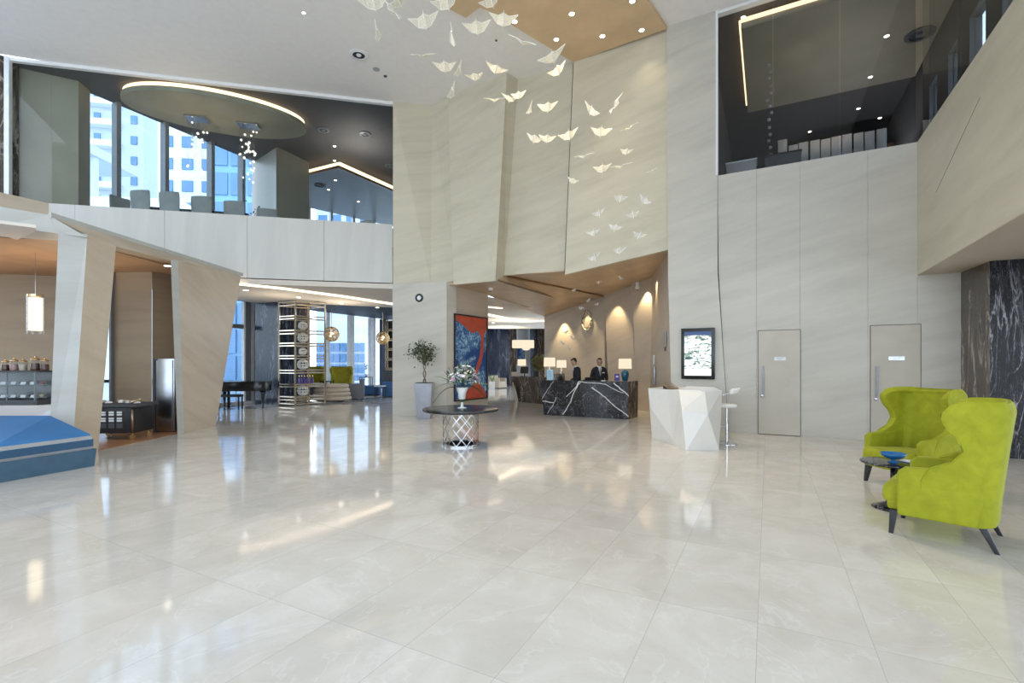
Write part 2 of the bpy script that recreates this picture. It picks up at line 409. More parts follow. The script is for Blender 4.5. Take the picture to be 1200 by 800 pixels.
# ================================================================== floor and ceilings
m = MB(); m.prism([(-16,-7), (22,-7), (22,40), (-16,40)], -.3, 0); struct('floor', m, 'floor_marble')
m = MB(); m.prism([(-7.55,8.3), (-7.52,9.2), (-7.52,10.9), (-7.9,12.2), (-13,12.2), (-14.5,12), (-14.5,7.7)], .002, .012); struct('floor_cafe', m, 'wood_floor')
fc = [(-14.2,-6), (-14.2,12.6), (-12.63,13.14), UZ(460,15.17,0)[:2], UZ(506,15.5,0)[:2], UZ(524,15.0,0)[:2], UZ(594,13.7,0)[:2], UZ(607,14.1,0)[:2],
      UZ(672,13.3,0)[:2], UZ(782,12.2,0)[:2], R(0,.25)[:2], R(3.67,.2)[:2], R(3.67,-16)[:2], (2,-6)]
m = MB(); m.prism(fc, CE, CE+.3); struct('ceiling', m, 'ceiling_white')
# wood clad drop ceiling
wz = CE-.10
wp = [CZ(480,-14,wz), CZ(546,21,wz), CZ(562,9,wz), CZ(571,12,wz), CZ(672,73,wz), CZ(781,34,wz), CZ(757,-2,wz), CZ(720,-70,wz), CZ(560,-90,wz)]
m = MB(); m.prism([(p.x, p.y) for p in wp], wz, CE-.001); struct('ceiling_wood', m, 'wood_ceiling')

# ================================================================== main stone wall with flush doors (setting)
aL, aR, aC = a_of(846), a_of(1140), 3.67
SILL = 5.97
cuts = [a_of(848), a_of(886.5), a_of(937.5), a_of(1017), aC, aR]
m = MB(); m.hexa([R(-.3,.30,0), R(aR,.30,0), R(aR,.5,0), R(-.3,.5,0)], [R(-.3,.30,SILL-.1), R(aR,.30,SILL-.1), R(aR,.5,SILL-.1), R(-.3,.5,SILL-.1)]); struct('wall_core', m, 'door_veneer')
for i in range(5):
    a0, a1 = cuts[i]+.0015, cuts[i+1]-.0015; z1 = SILL if i < 4 else 3.36
    m = MB()
    if i == 0: lo0, hi0 = a_of(853.5), a_of(840.5)
    else: lo0 = hi0 = a0
    if i == 0:
        k0 = a_of(842.2); m.hexa([R(lo0,0,0), R(a1,0,0), R(a1,.32,0), R(lo0,.32,0)], [R(k0,0,3.7), R(a1,0,3.7), R(a1,.32,3.7), R(k0,.32,3.7)]); m.hexa([R(k0,0,3.7), R(a1,0,3.7), R(a1,.32,3.7), R(k0,.32,3.7)], [R(hi0,0,z1), R(a1,0,z1), R(a1,.32,z1), R(hi0,.32,z1)])
    else: m.hexa([R(lo0,0,0), R(a1,0,0), R(a1,.32,0), R(lo0,.32,0)], [R(hi0,0,z1), R(a1,0,z1), R(a1,.32,z1), R(hi0,.32,z1)])
    struct('wall_north', m, 'wall_stone')
def door(n, p0, p1, top, sign_mat, sign_w, dark, label):
    a0, a1 = a_of(p0), a_of(p1)
    m = MB(); m.prism([R(a0,-.004)[:2], R(a1,-.004)[:2], R(a1,.05)[:2], R(a0,.05)[:2]], 0, top); fr = struct('door_%d' % n, m, 'dark_gap')
    fr['label'] = label
    m = MB(); m.prism([R(a0+.012,-.014)[:2], R(a1-.012,-.014)[:2], R(a1-.012,.03)[:2], R(a0+.012,.03)[:2]], .012, top-.012); struct('door_leaf', m, 'door_veneer', fr)
    c = R(a0+.11,-.06); m = MB(); m.box((c.x,c.y,1.22), (.035,.025,.62), -TH)
    for z in (1.0, 1.44): q = R(a0+.11,-.035); m.box((q.x,q.y,z), (.02,.06,.02), -TH)
    struct('door_handle', m, 'planter_grey', fr, bevel=.004)
    c = R(a0+.09,-.03); m = MB(); m.box((c.x,c.y,.86), (.055,.04,.055), -TH); struct('door_lock', m, 'steel', fr, bevel=.006)
    c = R((a0+a1)/2+.02,-.02); m = MB(); m.box((c.x,c.y,1.69), (sign_w,.012,.075), -TH); sg = struct('door_sign', m, sign_mat, fr)
    m = MB()
    for k in range(2): c = R((a0+a1)/2+.02,-.0275); m.box((c.x,c.y,1.705-.03*k), (sign_w*(.6-.2*k),.002,.009), -TH)
    struct('sign_lines', m, dark, sg)
door(1, 888, 938.5, 2.33, 'paper', .22, 'grey_band', 'flush pale veneer door with white sign')
door(2, 1019.5, 1079.5, 2.37, 'steel', .26, 'paper', 'flush pale veneer door with dark metal sign')

# stone column beside the reception opening
m = MB(); a0 = a_of(782, -.05); a1t, a1b = a_of(839.5, -.05), a_of(853.5, -.05)
fr_, bk = -.05, .35
zc = 9.9
def pt(a, b, z): return R(a, b, z)
zk = 3.7
m.hexa([pt(a_of(788,-.05),fr_,0), pt(a1b,fr_,0), pt(a1b,bk,0), pt(a_of(788,-.05),bk,0)], [pt(a0+.02,fr_,zk), pt(a_of(841,-.05),fr_,zk), pt(a_of(841,-.05),bk,zk), pt(a0+.02,bk,zk)])
m.hexa([pt(a0+.02,fr_,zk), pt(a_of(841,-.05),fr_,zk), pt(a_of(841,-.05),bk,zk), pt(a0+.02,bk,zk)], [pt(a0-.02,fr_,zc), pt(a1t,fr_,zc), pt(a1t,bk,zc), pt(a0-.02,bk,zc)])
struct('wall_pier', m, 'wall_stone')
m = MB(); m.hexa([pt(a1b-.05,.0,0), pt(a1b+.008,.0,0), pt(a1b+.008,.3,0), pt(a1b-.05,.3,0)], [pt(a_of(841,0)-.05,0,zk), pt(a_of(841,0)+.008,0,zk), pt(a_of(841,0)+.008,.3,zk), pt(a_of(841,0)-.05,.3,zk)])
struct('trim_1', m, 'dark_gap')

# ================================================================== folded stone panels above the reception opening
def fold(name, top, bot, mat='panel_stone_warmlit', t=.14, ztop=CE):
    """top / bot: two (px, d) with bottom py; a leaning panel with real thickness"""
    (p0, d0), (p1, d1) = top; (q0, y0, e0), (q1, y1, e1) = bot
    P = [U(q0, y0, e0), U(q1, y1, e1), UZ(p1, d1, ztop), UZ(p0, d0, ztop)]
    m = MB(); n = (P[1]-P[0]).cross(P[3]-P[0]).normalized()
    if n.y < 0: n = -n
    n = Vector((n.x, n.y, 0)).normalized()
    m.hexa(P, [p+n*t for p in P]); return struct(name, m, mat)
fold('wall_panel', ((460.5,15.12),(506,15.39)), ((460.5,332.5,14.82),(505,333,14.75)))
fold('wall_panel', ((506,15.39),(527,14.90)), ((505,333,14.75),(534,329,14.55)))
fold('wall_panel', ((524.6,14.80),(594,13.63)), ((531.4,333.5,14.35),(580.5,329,13.75)))
fold('wall_panel', ((594,13.63),(607,13.96)), ((580.5,329,13.75),(591,322.6,14.25)))
fold('wall_panel', ((607,13.96),(672,13.16)), ((591,322.6,14.25),(661,316.5,13.5)))
fold('wall_panel', ((672.5,12.98),(783,11.82)), ((662,321.5,13.25),(787,291.5,11.9)))
m = MB(); m.slab([UZ(671.5,13.12,9.75), U(661.3,321,13.4), U(663.5,321,13.3), UZ(674,13.02,9.75)], .05); struct('trim_2', m, 'dark_gap')

# lower wall left of the painting, and the painting wall
q0, q1, q2 = UZ(460,14.8,0), UZ(523.5,14.4,0), UZ(572,16.2,0)
m = MB(); m.prism([q0[:2], q1[:2], (q1.x+.25,q1.y+.3), (q0.x+.1,q0.y+1.2)], 0, 4.02); struct('wall_west_pier', m, 'wall_stone')
m = MB(); m.prism([(q1.x+.004,q1.y), (q2.x,q2.y), (q2.x-.2,q2.y+.15), (q1.x+.02,q1.y+.7)], 0, 4.0); struct('wall_painting', m, 'warm_panel')
# return of the pier back toward the lounge
m = MB(); m.prism([(q0.x+.02,q0.y+.05), (q0.x+.3,q0.y+.05), (q0.x+1.2,q0.y+6), (q0.x+.9,q0.y+6)], 0, 4.0); struct('wall_lounge_side', m, 'wall_stone')

# ================================================================== reception bay
wl = [('h',638,20.5,3.56), ('i',709,18.0,3.99), ('j',737,17.0,4.2), ('k',763,16.0,4.2)]
H_, I_, J_, K_ = [UZ(p, d, z) for _, p, d, z in wl]
I2 = U(741,338,16.8)
def wallseg(name, a, b, mat, t=.2, lean=0):
    m = MB(); n = Vector((-(b.y-a.y), b.x-a.x, 0)).normalized(); n = n if n.y > 0 else -n
    d = (b-a).normalized()*lean
    lo = [Vector((a.x,a.y,0)), Vector((b.x,b.y,0))+d*0]; hi = [Vector((a.x,a.y,a.z+.1)), Vector((b.x,b.y,b.z+.1))]
    m.hexa([lo[0], lo[1], lo[1]+n*t, lo[0]+n*t], [hi[0], hi[1], hi[1]+n*t, hi[0]+n*t]); return struct(name, m, mat)
wallseg('wall_reception', H_, I_, 'warm_panel')
# leaning vertical folds to the right of the emblem
m = MB(); m.hexa([UZ(714,17.6,0), UZ(747,16.5,0), UZ(747,16.9,0), UZ(714,18.0,0)], [UZ(708,17.85,4.2), UZ(739.5,16.8,4.3), UZ(739.5,17.2,4.3), UZ(708,18.2,4.2)]); struct('wall_fold', m, 'warm_panel')
m = MB(); m.hexa([UZ(747,16.3,0), UZ(762,15.7,0), UZ(762,16.1,0), UZ(747,16.7,0)], [UZ(740,16.5,4.35), UZ(764,15.7,4.35), UZ(764,16.1,4.35), UZ(740,16.9,4.35)]); struct('wall_fold', m, 'warm_panel')
m = MB(); m.prism([UZ(705,18.6,0)[:2], UZ(775,16.6,0)[:2], UZ(775,16.8,0)[:2], UZ(705,18.8,0)[:2]], 0, 4.6); struct('wall_backing', m, 'warm_panel')
# side wall from the back corner to the pier
e1 = UZ(787.5,11.95,0)
m = MB(); m.hexa([UZ(762,15.75,0), (e1.x,e1.y,0), (e1.x+.3,e1.y+.1,0), UZ(762,15.75,0)+Vector((.3,.2,0))], [UZ(764,15.75,4.45), (e1.x,e1.y,4.45), (e1.x+.3,e1.y+.1,4.45), UZ(764,15.75,4.45)+Vector((.3,.2,0))]); struct('wall_reception_side', m, 'warm_panel')
# faceted copper soffit
a = U(523.5,334,14.5); b = U(581,329,13.8); c = U(591,322.6,14.3); e_ = U(661.5,318,13.5); f = U(787,291.5,12.0)
g = U(572,346,16.4); mid = U(650,349,17.0); k = U(764,326,15.9); kk = U(741,335,16.9); ii = U(709,347,18.0); hh = U(638,371,20.6)
m = MB()
tris = [(a,b,g), (b,c,mid), (b,mid,g), (g,mid,hh), (mid,ii,hh), (c,ii,mid), (c,e_,ii), (e_,kk,ii), (e_,f,k), (e_,k,kk)]
for tr in tris:
    m.hexa(tr, [p+Vector((0,0,.06)) for p in tr])
struct('ceiling_reception', m, 'copper_soffit')
m = MB(); m.bar(U(596,324,14.35)+Vector((0,0,.0)), U(706,347,17.8)+Vector((0,0,-.0)), .10, .05); struct('soffit_crease_bar', m, 'bronze')  # bronze bar drawn along the dark crease between soffit facets

# ================================================================== hallway behind the painting wall
m = MB(); m.prism([(-.95,16.3), (2.2,20.6), (2.2,30), (-2.2,30), (-2.2,17.5)], 3.72, 3.86); struct('ceiling_hall', m, 'cream_ceiling')
m = MB(); m.prism([(-3.2,29.5), (4,29.5), (4,37), (-3.2,37)], 4.1, 4.2); struct('ceiling_hall', m, 'dark_ceiling')
m = MB(); m.prism([(1.4,20.7), (1.7,20.7), (2.0,30), (1.8,30)], 0, 3.9)
# hallway back walls and the veined dark column
m = MB(); m.prism([UZ(560,33.5,0)[:2], UZ(596.5,33.2,0)[:2], UZ(597,35,0)[:2], UZ(560,35,0)[:2]], 0, 4.05); struct('pillar_dark', m, 'blue_marble')
m = MB(); m.prism([UZ(596.6,33.2,0)[:2], UZ(605.5,34.2,0)[:2], UZ(605.5,35,0)[:2], UZ(597,35,0)[:2]], 0, 4.05); struct('pillar_bronze', m, 'brown_marble')
m = MB(); m.prism([UZ(604,36,0)[:2], UZ(650,36,0)[:2], UZ(650,36.3,0)[:2], UZ(604,36.3,0)[:2]], 0, 4.3); struct('wall_hall', m, 'white_paint')
m = MB(); m.prism([UZ(621.5,35,0)[:2], UZ(648,33,0)[:2], UZ(648,35.5,0)[:2], UZ(621.5,35.5,0)[:2]], 0, 4.2); struct('pillar_dark', m, 'brown_marble')
# cove light running along the hall ceiling
def cove(name, pts, w, z, mat, label):
    m = MB()
    for p, q in zip(pts, pts[1:]):
        m.bar((p[0],p[1],z), (q[0],q[1],z), w, .03)
    return struct(name, m, mat)
cove('cove_light', [UZ(556,20,0)[:2], UZ(612,24.6,0)[:2], UZ(640,24.2,0)[:2]], .32, 3.705, 'led_soft', '')
cove('cove_light', [UZ(560,17.9,0)[:2], UZ(588,18.6,0)[:2]], .12, 3.705, 'led_soft', '')

# ================================================================== west facade: parapet, glass, upper restaurant
P57, P460 = Vector((-12.63,13.14,0)), Vector((-3.76,15.17,0)); Lu = (P460-P57).normalized(); Ln = Vector((-Lu.y, Lu.x, 0))
def LW(px, b=0):
    t = (px-600)/F; o = P57+Ln*b; k = (t*o.y-o.x)/(Lu.x-t*Lu.y); return o+Lu*k
PB = 4.11
cutp = [57, 88, 193, 290, 380, 460]
for i in range(5):
    p, q = LW(cutp[i]), LW(cutp[i+1]-.4)
    m = MB(); m.hexa([p+Vector((0,0,PB)), q+Vector((0,0,PB)), q+Ln*.3+Vector((0,0,PB)), p+Ln*.3+Vector((0,0,PB))], [p+Vector((0,0,5.95)), q+Vector((0,0,5.95)), q+Ln*.3+Vector((0,0,5.95)), p+Ln*.3+Vector((0,0,5.95))])
    struct('wall_parapet', m, 'parapet_pale')
# parapet turning toward the entrance
p, q = P57, Vector((-13.35, 11.75, 0)); n = Vector((-.9,.4,0))
m = MB(); m.prism([p[:2], q[:2], (q.x-.9,q.y+.3), (p.x-.3,p.y+.4)], PB, 5.95); struct('wall_parapet', m, 'pillar_stone')
# dark stone strip and slim white mullion at the far left
p = LW(8.6); q = LW(-60)
m = MB(); m.prism([(p.x,p.y-.02), (q.x,q.y-.4), (q.x-.2,q.y), (p.x,p.y+.3)], 5.95, CE); struct('wall_dark_strip', m, 'brown_marble')
def vbar(name, P, w, dpt, z0, z1, mat): 
    m = MB(); c = P; m.box((c.x, c.y, (z0+z1)/2), (w, dpt, z1-z0), math.atan2(Lu.y, Lu.x)); return struct(name, m, mat)
vbar('trim_4', LW(9.5), .11, .12, 5.95, CE, 'mullion_white')
# glass panes
gp = [10, 60, 107, 159, 230, 295, 356, 415, 468]
for i in range(len(gp)-1):
    p, q = LW(gp[i]+.15, .12), LW(gp[i+1]-.15, .12)
    m = MB(); m.prism([p[:2], q[:2], (q.x+Ln.x*.02,q.y+Ln.y*.02), (p.x+Ln.x*.02,p.y+Ln.y*.02)], 5.95, CE-.06); struct('window_%d' % (i+1), m, 'glass_clear')
p, q = LW(8, -.02), LW(469, -.02)
m = MB(); m.prism([p[:2], q[:2], (q+Ln*.12)[:2], (p+Ln*.12)[:2]], CE-.09, CE-.002); struct('trim_5', m, 'white_paint')
# upper restaurant shell
RF = 5.3
m = MB(); m.prism([LW(20,.3)[:2], LW(468,.3)[:2], (-3.2,29), (-14,29), (-20,16)], RF-.25, RF); struct('floor_restaurant', m, 'black_matte')
m = MB(); m.prism([LW(-20,.14)[:2], LW(469,.14)[:2], (-3.3,27), UZ(475,28,0)[:2], UZ(345,23.6,0)[:2], UZ(296,19.5,0)[:2], UZ(88,14.25,0)[:2], UZ(60,14.0,0)[:2], LW(-20,.3)[:2]], CE-.05, CE-.005); struct('ceiling_restaurant', m, 'dark_ceiling')
# olive partition on the left
p, q = LW(12,.35), UZ(92,13.95,0)
m = MB(); m.prism([p[:2], q[:2], (q.x-.1,q.y+.5), (p.x-.5,p.y+.8)], RF, CE-.05); struct('wall_olive', m, 'olive_panel')
# olive box column
c0, c1, c2 = UZ(296,19.6,0), UZ(325,18.2,0), UZ(362,19.6,0)
m = MB(); m.prism([c1[:2], (c2.x,c2.y), (c2.x-1,c2.y+1.2), (c0.x,c0.y)], RF, CE-.05); struct('pillar_olive', m, 'olive_panel')
m = MB(); m.hexa([c0+Vector((0,-.04,RF)), c1+Vector((-.02,-.04,RF)), c1+Vector((-.02,0,RF)), c0+Vector((0,0,RF))], [c0+Vector((0,-.04,9.7)), c1+Vector((-.02,-.04,9.7)), c1+Vector((-.02,0,9.7)), c0+Vector((0,0,9.7))]); struct('pillar_face', m, 'grey_olive')
# east side wall of restaurant
m = MB(); m.prism([(-3.7,15.5), (-3.4,15.5), (-3.0,29), (-3.3,29)], RF, CE); struct('wall_restaurant', m, 'dark_ceiling')
# outer windows of the restaurant
wa, wb = UZ(88,14.2,0), UZ(292,19.2,0)
Wd = (wb-wa).normalized()
def mull(P, w, dp, z0, z1, mat, rz, name='window_mullion'):
    m = MB(); m.box((P.x,P.y,(z0+z1)/2), (w,dp,z1-z0), rz); return struct(name, m, mat)
rzW = math.atan2(Wd.y, Wd.x)
def onW(px):
    t = (px-600)/F; k = (t*wa.y-wa.x)/(Wd.x-t*Wd.y); return wa+Wd*k
for px in (136.5, 193, 247, 283): mull(onW(px), .12, .3, RF, CE-.05, 'mullion', rzW)
m = MB(); m.bar(wa+Vector((0,0,RF+.06)), wb+Vector((0,0,RF+.06)), .1, .12); struct('window_sill', m, 'mullion')
pxs = [92, 136, 193, 247, 290]
for i in range(4):
    p, q = onW(pxs[i]), onW(pxs[i+1]); n = Vector((-Wd.y, Wd.x, 0))*.02
    m = MB(); m.prism([p[:2], q[:2], (q+n)[:2], (p+n)[:2]], RF, CE-.05); struct('window_%d' % (20+i), m, 'glass_window')
# second soffit with chevron cove
sz = 9.35
ch = [CZ(352,207.5,sz), CZ(397,196.5,sz), CZ(476,231,sz)]
m = MB(); m.prism([ch[0][:2], ch[1][:2], ch[2][:2], UZ(475,28,0)[:2], UZ(345,23.6,0)[:2]], sz, sz+.1); struct('ceiling_lower', m, 'grey_olive')
m = MB()
for p, q in zip(ch, ch[1:]): m.bar(p+Vector((0,.10,.19)), q+Vector((0,.10,.19)), .06, .14)
struct('cove_light', m, 'led_warm')
m = MB()
for p, q in zip(ch, ch[1:]): m.bar(p+Vector((0,-.02,.03)), q+Vector((0,-.02,.03)), .05, .10)
struct('trim_6', m, 'bronze')
# windows beyond
wc, we = UZ(345,23.5,0), UZ(475,28,0)
for px, ww in ((362,.1), (388,.12), (414,.12), (438,.12)):
    t = (px-600)/F; D = (we-wc); k = (t*wc.y-wc.x)/(D.x-t*D.y); P = wc+D*k; mull(P, ww, .2, RF, sz, 'mullion_white', math.atan2(D.y, D.x))
m = MB(); m.prism([wc[:2], we[:2], (we.x,we.y+.03), (wc.x,wc.y+.03)], RF, sz); struct('window_30', m, 'glass_window')
# oval hanging soffit with cove light
oc = Vector((-9.35,15.42,0)); ang = math.atan2(1.85,4.55)
def oval(rx, ry, n=64): return [(oc.x+rx*math.cos(ang)*math.cos(2*PI*k/n)-ry*math.sin(ang)*math.sin(2*PI*k/n), oc.y+rx*math.sin(ang)*math.cos(2*PI*k/n)+ry*math.cos(ang)*math.sin(2*PI*k/n)) for k in range(n)]
ov = thing('ceiling_disc', 'large oval ceiling disc with glowing warm edge above the upper restaurant', 'ceiling disc', (0,0,0))
m = MB(); m.prism(oval(2.55,1.28), 9.46, 9.60); m.build('disc', 'olive_panel', ov)
m = MB(); m.prism(oval(2.50,1.23), 9.60, 9.735); m.build('light_strip', 'led_warm', ov)

# ================================================================== cafe structure (stone frame)
t4 = Vector((0,0,1))
def pl(px, dl, z): return UZ(px, dl, z)
# front beam and side beam, tops at 4.1
cor = UZ(57,8.16,0)
m = MB()
m.hexa([UZ(0,7.75,3.80), UZ(68,8.2,3.80), UZ(102,8.45,3.80), UZ(112,8.9,3.8), UZ(0,8.4,3.8)], [UZ(-2,7.70,4.10), UZ(56.5,8.15,4.10), UZ(57,8.16,4.10), UZ(63,8.5,4.1), UZ(-2,8.3,4.1)])
m.hexa([UZ(-150,7.1,3.80), UZ(0,7.75,3.80), UZ(0,8.3,3.80), UZ(-150,7.6,3.8)], [UZ(-150,7.1,4.10), UZ(-2,7.70,4.10), UZ(-2,8.3,4.10), UZ(-150,7.6,4.1)])
struct('beam_front', m, 'pillar_pale')
# side beam: triangular band above the openings
A_ = UZ(57,8.16,4.10); B_ = UZ(102.5,8.5,3.86); C_ = UZ(136,9.13,3.80); D_ = UZ(207,10.8,3.85); E_ = UZ(283,13.75,4.11)
sd = Vector((-.35,.02,0))
m = MB(); m.hexa([A_, B_, C_, D_, UZ(225,11.3,3.9), E_], [p+sd for p in (A_, B_, C_, D_, UZ(225,11.3,3.9), E_)]); struct('beam_side', m, 'pillar_stone')
m = MB(); m.bar(A_+Vector((.02,0,.0)), E_+Vector((.02,0,.0)), .05, .09); struct('trim_11', m, 'pillar_pale')
# roof of the frame
m = MB(); m.prism([UZ(-150,7.2,0)[:2], (A_.x+.0,A_.y+.05), (E_.x,E_.y-.1), LW(57,-.05)[:2], (-14.2,12)], 4.04, 4.10); struct('roof_cafe', m, 'pillar_pale')
# pillar one: pale front face and beige side face
m = MB()
lo = [UZ(57,8.05,0), UZ(84.5,8.25,0), UZ(115,8.74,0), UZ(95,8.9,0)]
hi = [UZ(68.5,8.2,3.84), UZ(102.5,8.5,3.87), UZ(136,9.13,3.82), UZ(118,9.3,3.82)]
m.hexa(lo, hi); o = struct('pillar', m, None, mats=['pillar_pale', 'pillar_stone'])
for p in o.data.polygons:
    if p.normal.x > .9: p.material_index = 1
# pillar two: wide leaning stone blade
lo = [UZ(208,10.75,0), UZ(216,10.95,0), UZ(253,12.3,0), UZ(235,12.6,0)]
hi = [UZ(200,10.6,3.87), UZ(208.5,10.8,3.90), UZ(282.5,13.72,4.10), UZ(262,13.9,4.10)]
m = MB(); m.hexa(lo, hi); o = struct('pillar', m, None, mats=['pillar_stone', 'pillar_pale'])
for p in o.data.polygons:
    if p.normal.x > .9 and p.center.y < 11.6: p.material_index = 1
# cafe interior: brown ceiling, back walls
m = MB(); m.hexa([(-7.85,8.7,3.80), (-7.85,12.4,3.80), (-13.5,12.0,3.62), (-14.3,7.6,3.82)], [(-7.85,8.7,3.9), (-7.85,12.4,3.9), (-13.5,12.0,3.9), (-14.3,7.6,3.9)]); struct('ceiling_cafe', m, 'brown_ceiling')
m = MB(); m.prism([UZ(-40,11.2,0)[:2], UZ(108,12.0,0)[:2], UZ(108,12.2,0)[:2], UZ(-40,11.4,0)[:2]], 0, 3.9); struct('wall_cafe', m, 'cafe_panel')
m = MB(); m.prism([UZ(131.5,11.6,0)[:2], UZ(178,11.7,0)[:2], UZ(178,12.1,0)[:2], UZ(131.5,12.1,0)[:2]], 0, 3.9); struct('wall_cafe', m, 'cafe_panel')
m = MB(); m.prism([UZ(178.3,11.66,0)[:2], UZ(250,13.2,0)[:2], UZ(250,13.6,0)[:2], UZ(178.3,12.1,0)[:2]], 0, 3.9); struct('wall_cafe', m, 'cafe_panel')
mull(UZ(131,11.5,0), .05, .1, 0, 3.8, 'mullion', 0)
m = MB(); m.box((-9.96,11.75,2.55), (.46,.1,.12)); struct('window_rail', m, 'bronze')
m = MB(); m.prism([UZ(104,12.4,0)[:2], UZ(140,12.6,0)[:2], UZ(140,12.63,0)[:2], UZ(104,12.43,0)[:2]], 0, 3.9); struct('window_31', m, 'glass_window')
# faceted pale tray in the cafe ceiling
m = MB(); m.hexa([CZ(-30,266,3.74), CZ(20,281,3.74), CZ(42,271,3.74), CZ(42,267,3.74), CZ(-30,258,3.74)], [CZ(-30,266,3.74)+Vector((0,0,.05)), CZ(20,281,3.74)+Vector((0,0,.05)), CZ(42,271,3.74)+Vector((0,0,.05)), CZ(42,267,3.74)+Vector((0,0,.05)), CZ(-30,258,3.74)+Vector((0,0,.05))]); struct('trim_7', m, 'cream_ceiling')

# left hall wall near the entrance and right side wall (outside the frame; they shade the hall)
m = MB(); m.prism([(-14.2,-1), (-14.2,7.2), (-14.6,7.2), (-14.6,-1)], 0, CE); struct('wall_entrance', m, 'wall_stone')

# ================================================================== lounge
m = MB(); m.prism([LW(230,.0)[:2], LW(460,.0)[:2], UZ(460,20.3,0)[:2], UZ(380,19.3,0)[:2], UZ(300,18.9,0)[:2], UZ(235,16,0)[:2]], 3.93, 4.08); struct('ceiling_lounge', m, 'cream_ceiling')
m = MB(); m.prism([UZ(300,18.9,0)[:2], UZ(380,19.3,0)[:2], UZ(460,20.3,0)[:2], UZ(472,28.2,0)[:2], UZ(370,22.6,0)[:2], UZ(302,19.5,0)[:2], UZ(225,17.5,0)[:2], UZ(235,16,0)[:2]], 4.02, 4.12); struct('ceiling_lounge', m, 'blue_ceiling')
m = MB(); pts = [CZ(x, y, 3.9) for x, y in ((270,332.5), (330,338.5), (400,347.5), (466,357.5))]
for p, q in zip(pts, pts[1:]): m.bar(p+Vector((0,0,.02)), q+Vector((0,0,.02)), .30, .03)
struct('cove_light', m, 'led_soft')
m = MB()
# lounge window wall: mullions
wA, wB = UZ(372,22.6,0), UZ(470,28.0,0); WD = wB-wA; rzL = math.atan2(WD.y, WD.x)
def onL(px):
    t = (px-600)/F; k = (t*wA.y-wA.x)/(WD.x-t*WD.y); return wA+WD*k
for px, ww, mt in ((384,.1,'mullion_white'), (411,.3,'mullion_white'), (434.5,.2,'mullion_white'), (438,.1,'mullion_white'), (450,.5,'blue_ceiling')):
    mull(onL(px), ww, .2, 0, 4.0, mt, rzL)
m = MB(); m.bar(wA+Vector((0,0,.1)), wB+Vector((0,0,.1)), .15, .2); struct('window_sill', m, 'mullion_white')
m = MB(); m.prism([wA[:2], wB[:2], (wB.x,wB.y+.03), (wA.x,wA.y+.03)], 0, 4.05); struct('window_32', m, 'glass_window')
# left part of the lounge windows
wE, wF = UZ(225,17.4,0), UZ(302,19.4,0); WD2 = wF-wE; rz2 = math.atan2(WD2.y, WD2.x)
def onL2(px):
    t = (px-600)/F; k = (t*wE.y-wE.x)/(WD2.x-t*WD2.y); return wE+WD2*k
for px, ww, mt in ((285.5,.06,'mullion_white'), (289.5,.2,'mullion'), (295,.13,'mullion_white'), (298,.08,'mullion')):
    mull(onL2(px), ww, .2, 0, 4.0, mt, rz2)
m = MB(); a_, b_ = onL2(262), onL2(288); m.bar(a_+Vector((0,0,3.02)), b_+Vector((0,0,3.02)), .12, .16); struct('window_rail', m, 'mullion')
m = MB(); m.prism([wE[:2], wF[:2], (wF.x,wF.y+.03), (wE.x,wE.y+.03)], 0, 4.0); struct('window_33', m, 'glass_window')
m = MB(); m.bar(wE+Vector((0,-.15,.05)), wF+Vector((0,-.15,.05)), .2, .1); struct('window_sill', m, 'mullion_white')
# blue-black marble column
m = MB(); m.prism([UZ(299,18.9,0)[:2], UZ(326,18.5,0)[:2], UZ(360,19.3,0)[:2], UZ(345,20.6,0)[:2], UZ(304,20.2,0)[:2]], 0, 4.0); struct('pillar_marble', m, 'blue_marble')
m = MB(); m.prism([UZ(326.5,18.9,0)[:2], UZ(361,19.6,0)[:2], UZ(360,19.8,0)[:2], UZ(326.5,19.2,0)[:2]], 0.05, 3.95); struct('pillar_bronze', m, 'bronze')
m = MB(); m.prism([UZ(380,19.2,0)[:2], UZ(410,20.3,0)[:2], UZ(428,22.2,0)[:2], UZ(460,23.8,0)[:2], (-3.6,27.8), (-8.7,23.6)], .002, .02); tag(m.build('carpet', 'carpet_grey'), 'pale grey lounge carpet under the seating', 'carpet')

# ================================================================== east: overhang, upper lounge behind glass
OB = 3.34
m = MB(); m.hexa([R(aC,-.0,OB), R(aC,-12,OB), R(aC+.3,-12,OB), R(aC+.3,0,OB)], [R(aC,-.0,SILL), R(aC,-12,SILL), R(aC+.3,-12,SILL), R(aC+.3,0,SILL)]); struct('wall_balcony', m, 'panel_stone_warmlit')
m = MB(); m.prism([R(aC+.002,0)[:2], R(aC+.002,-12)[:2], R(12,-12)[:2], R(12,0)[:2]], OB-.01, OB+.1); struct('ceiling_overhang', m, 'warm_panel')
m = MB(); m.bar(R(aC-.001,-1.2,4.6), R(aC-.001,-3.2,5.3), .003, .006); struct('trim_8', m, 'dark_gap')
UF = 5.0
m = MB(); m.prism([R(-.3,.5)[:2], R(4.9,.5)[:2], R(4.9,14)[:2], R(-.3,14)[:2]], UF-.2, UF); struct('floor_upper', m, 'black_matte')
m = MB(); m.prism([R(aC+.3,-12)[:2], R(4.9,-12)[:2], R(4.9,.5)[:2], R(aC+.3,.5)[:2]], UF-.2, UF); struct('floor_upper', m, 'black_matte')
m = MB(); m.prism([R(-.3,.08)[:2], R(4.9,.08)[:2], R(4.9,14)[:2], R(-.3,14)[:2]], CE-.02, CE+.2); struct('ceiling_upper', m, 'dark_ceiling')
m = MB(); m.prism([R(aC+.02,-12)[:2], R(4.9,-12)[:2], R(4.9,.08)[:2], R(aC+.02,.08)[:2]], CE-.02, CE+.2); struct('ceiling_upper', m, 'dark_ceiling')
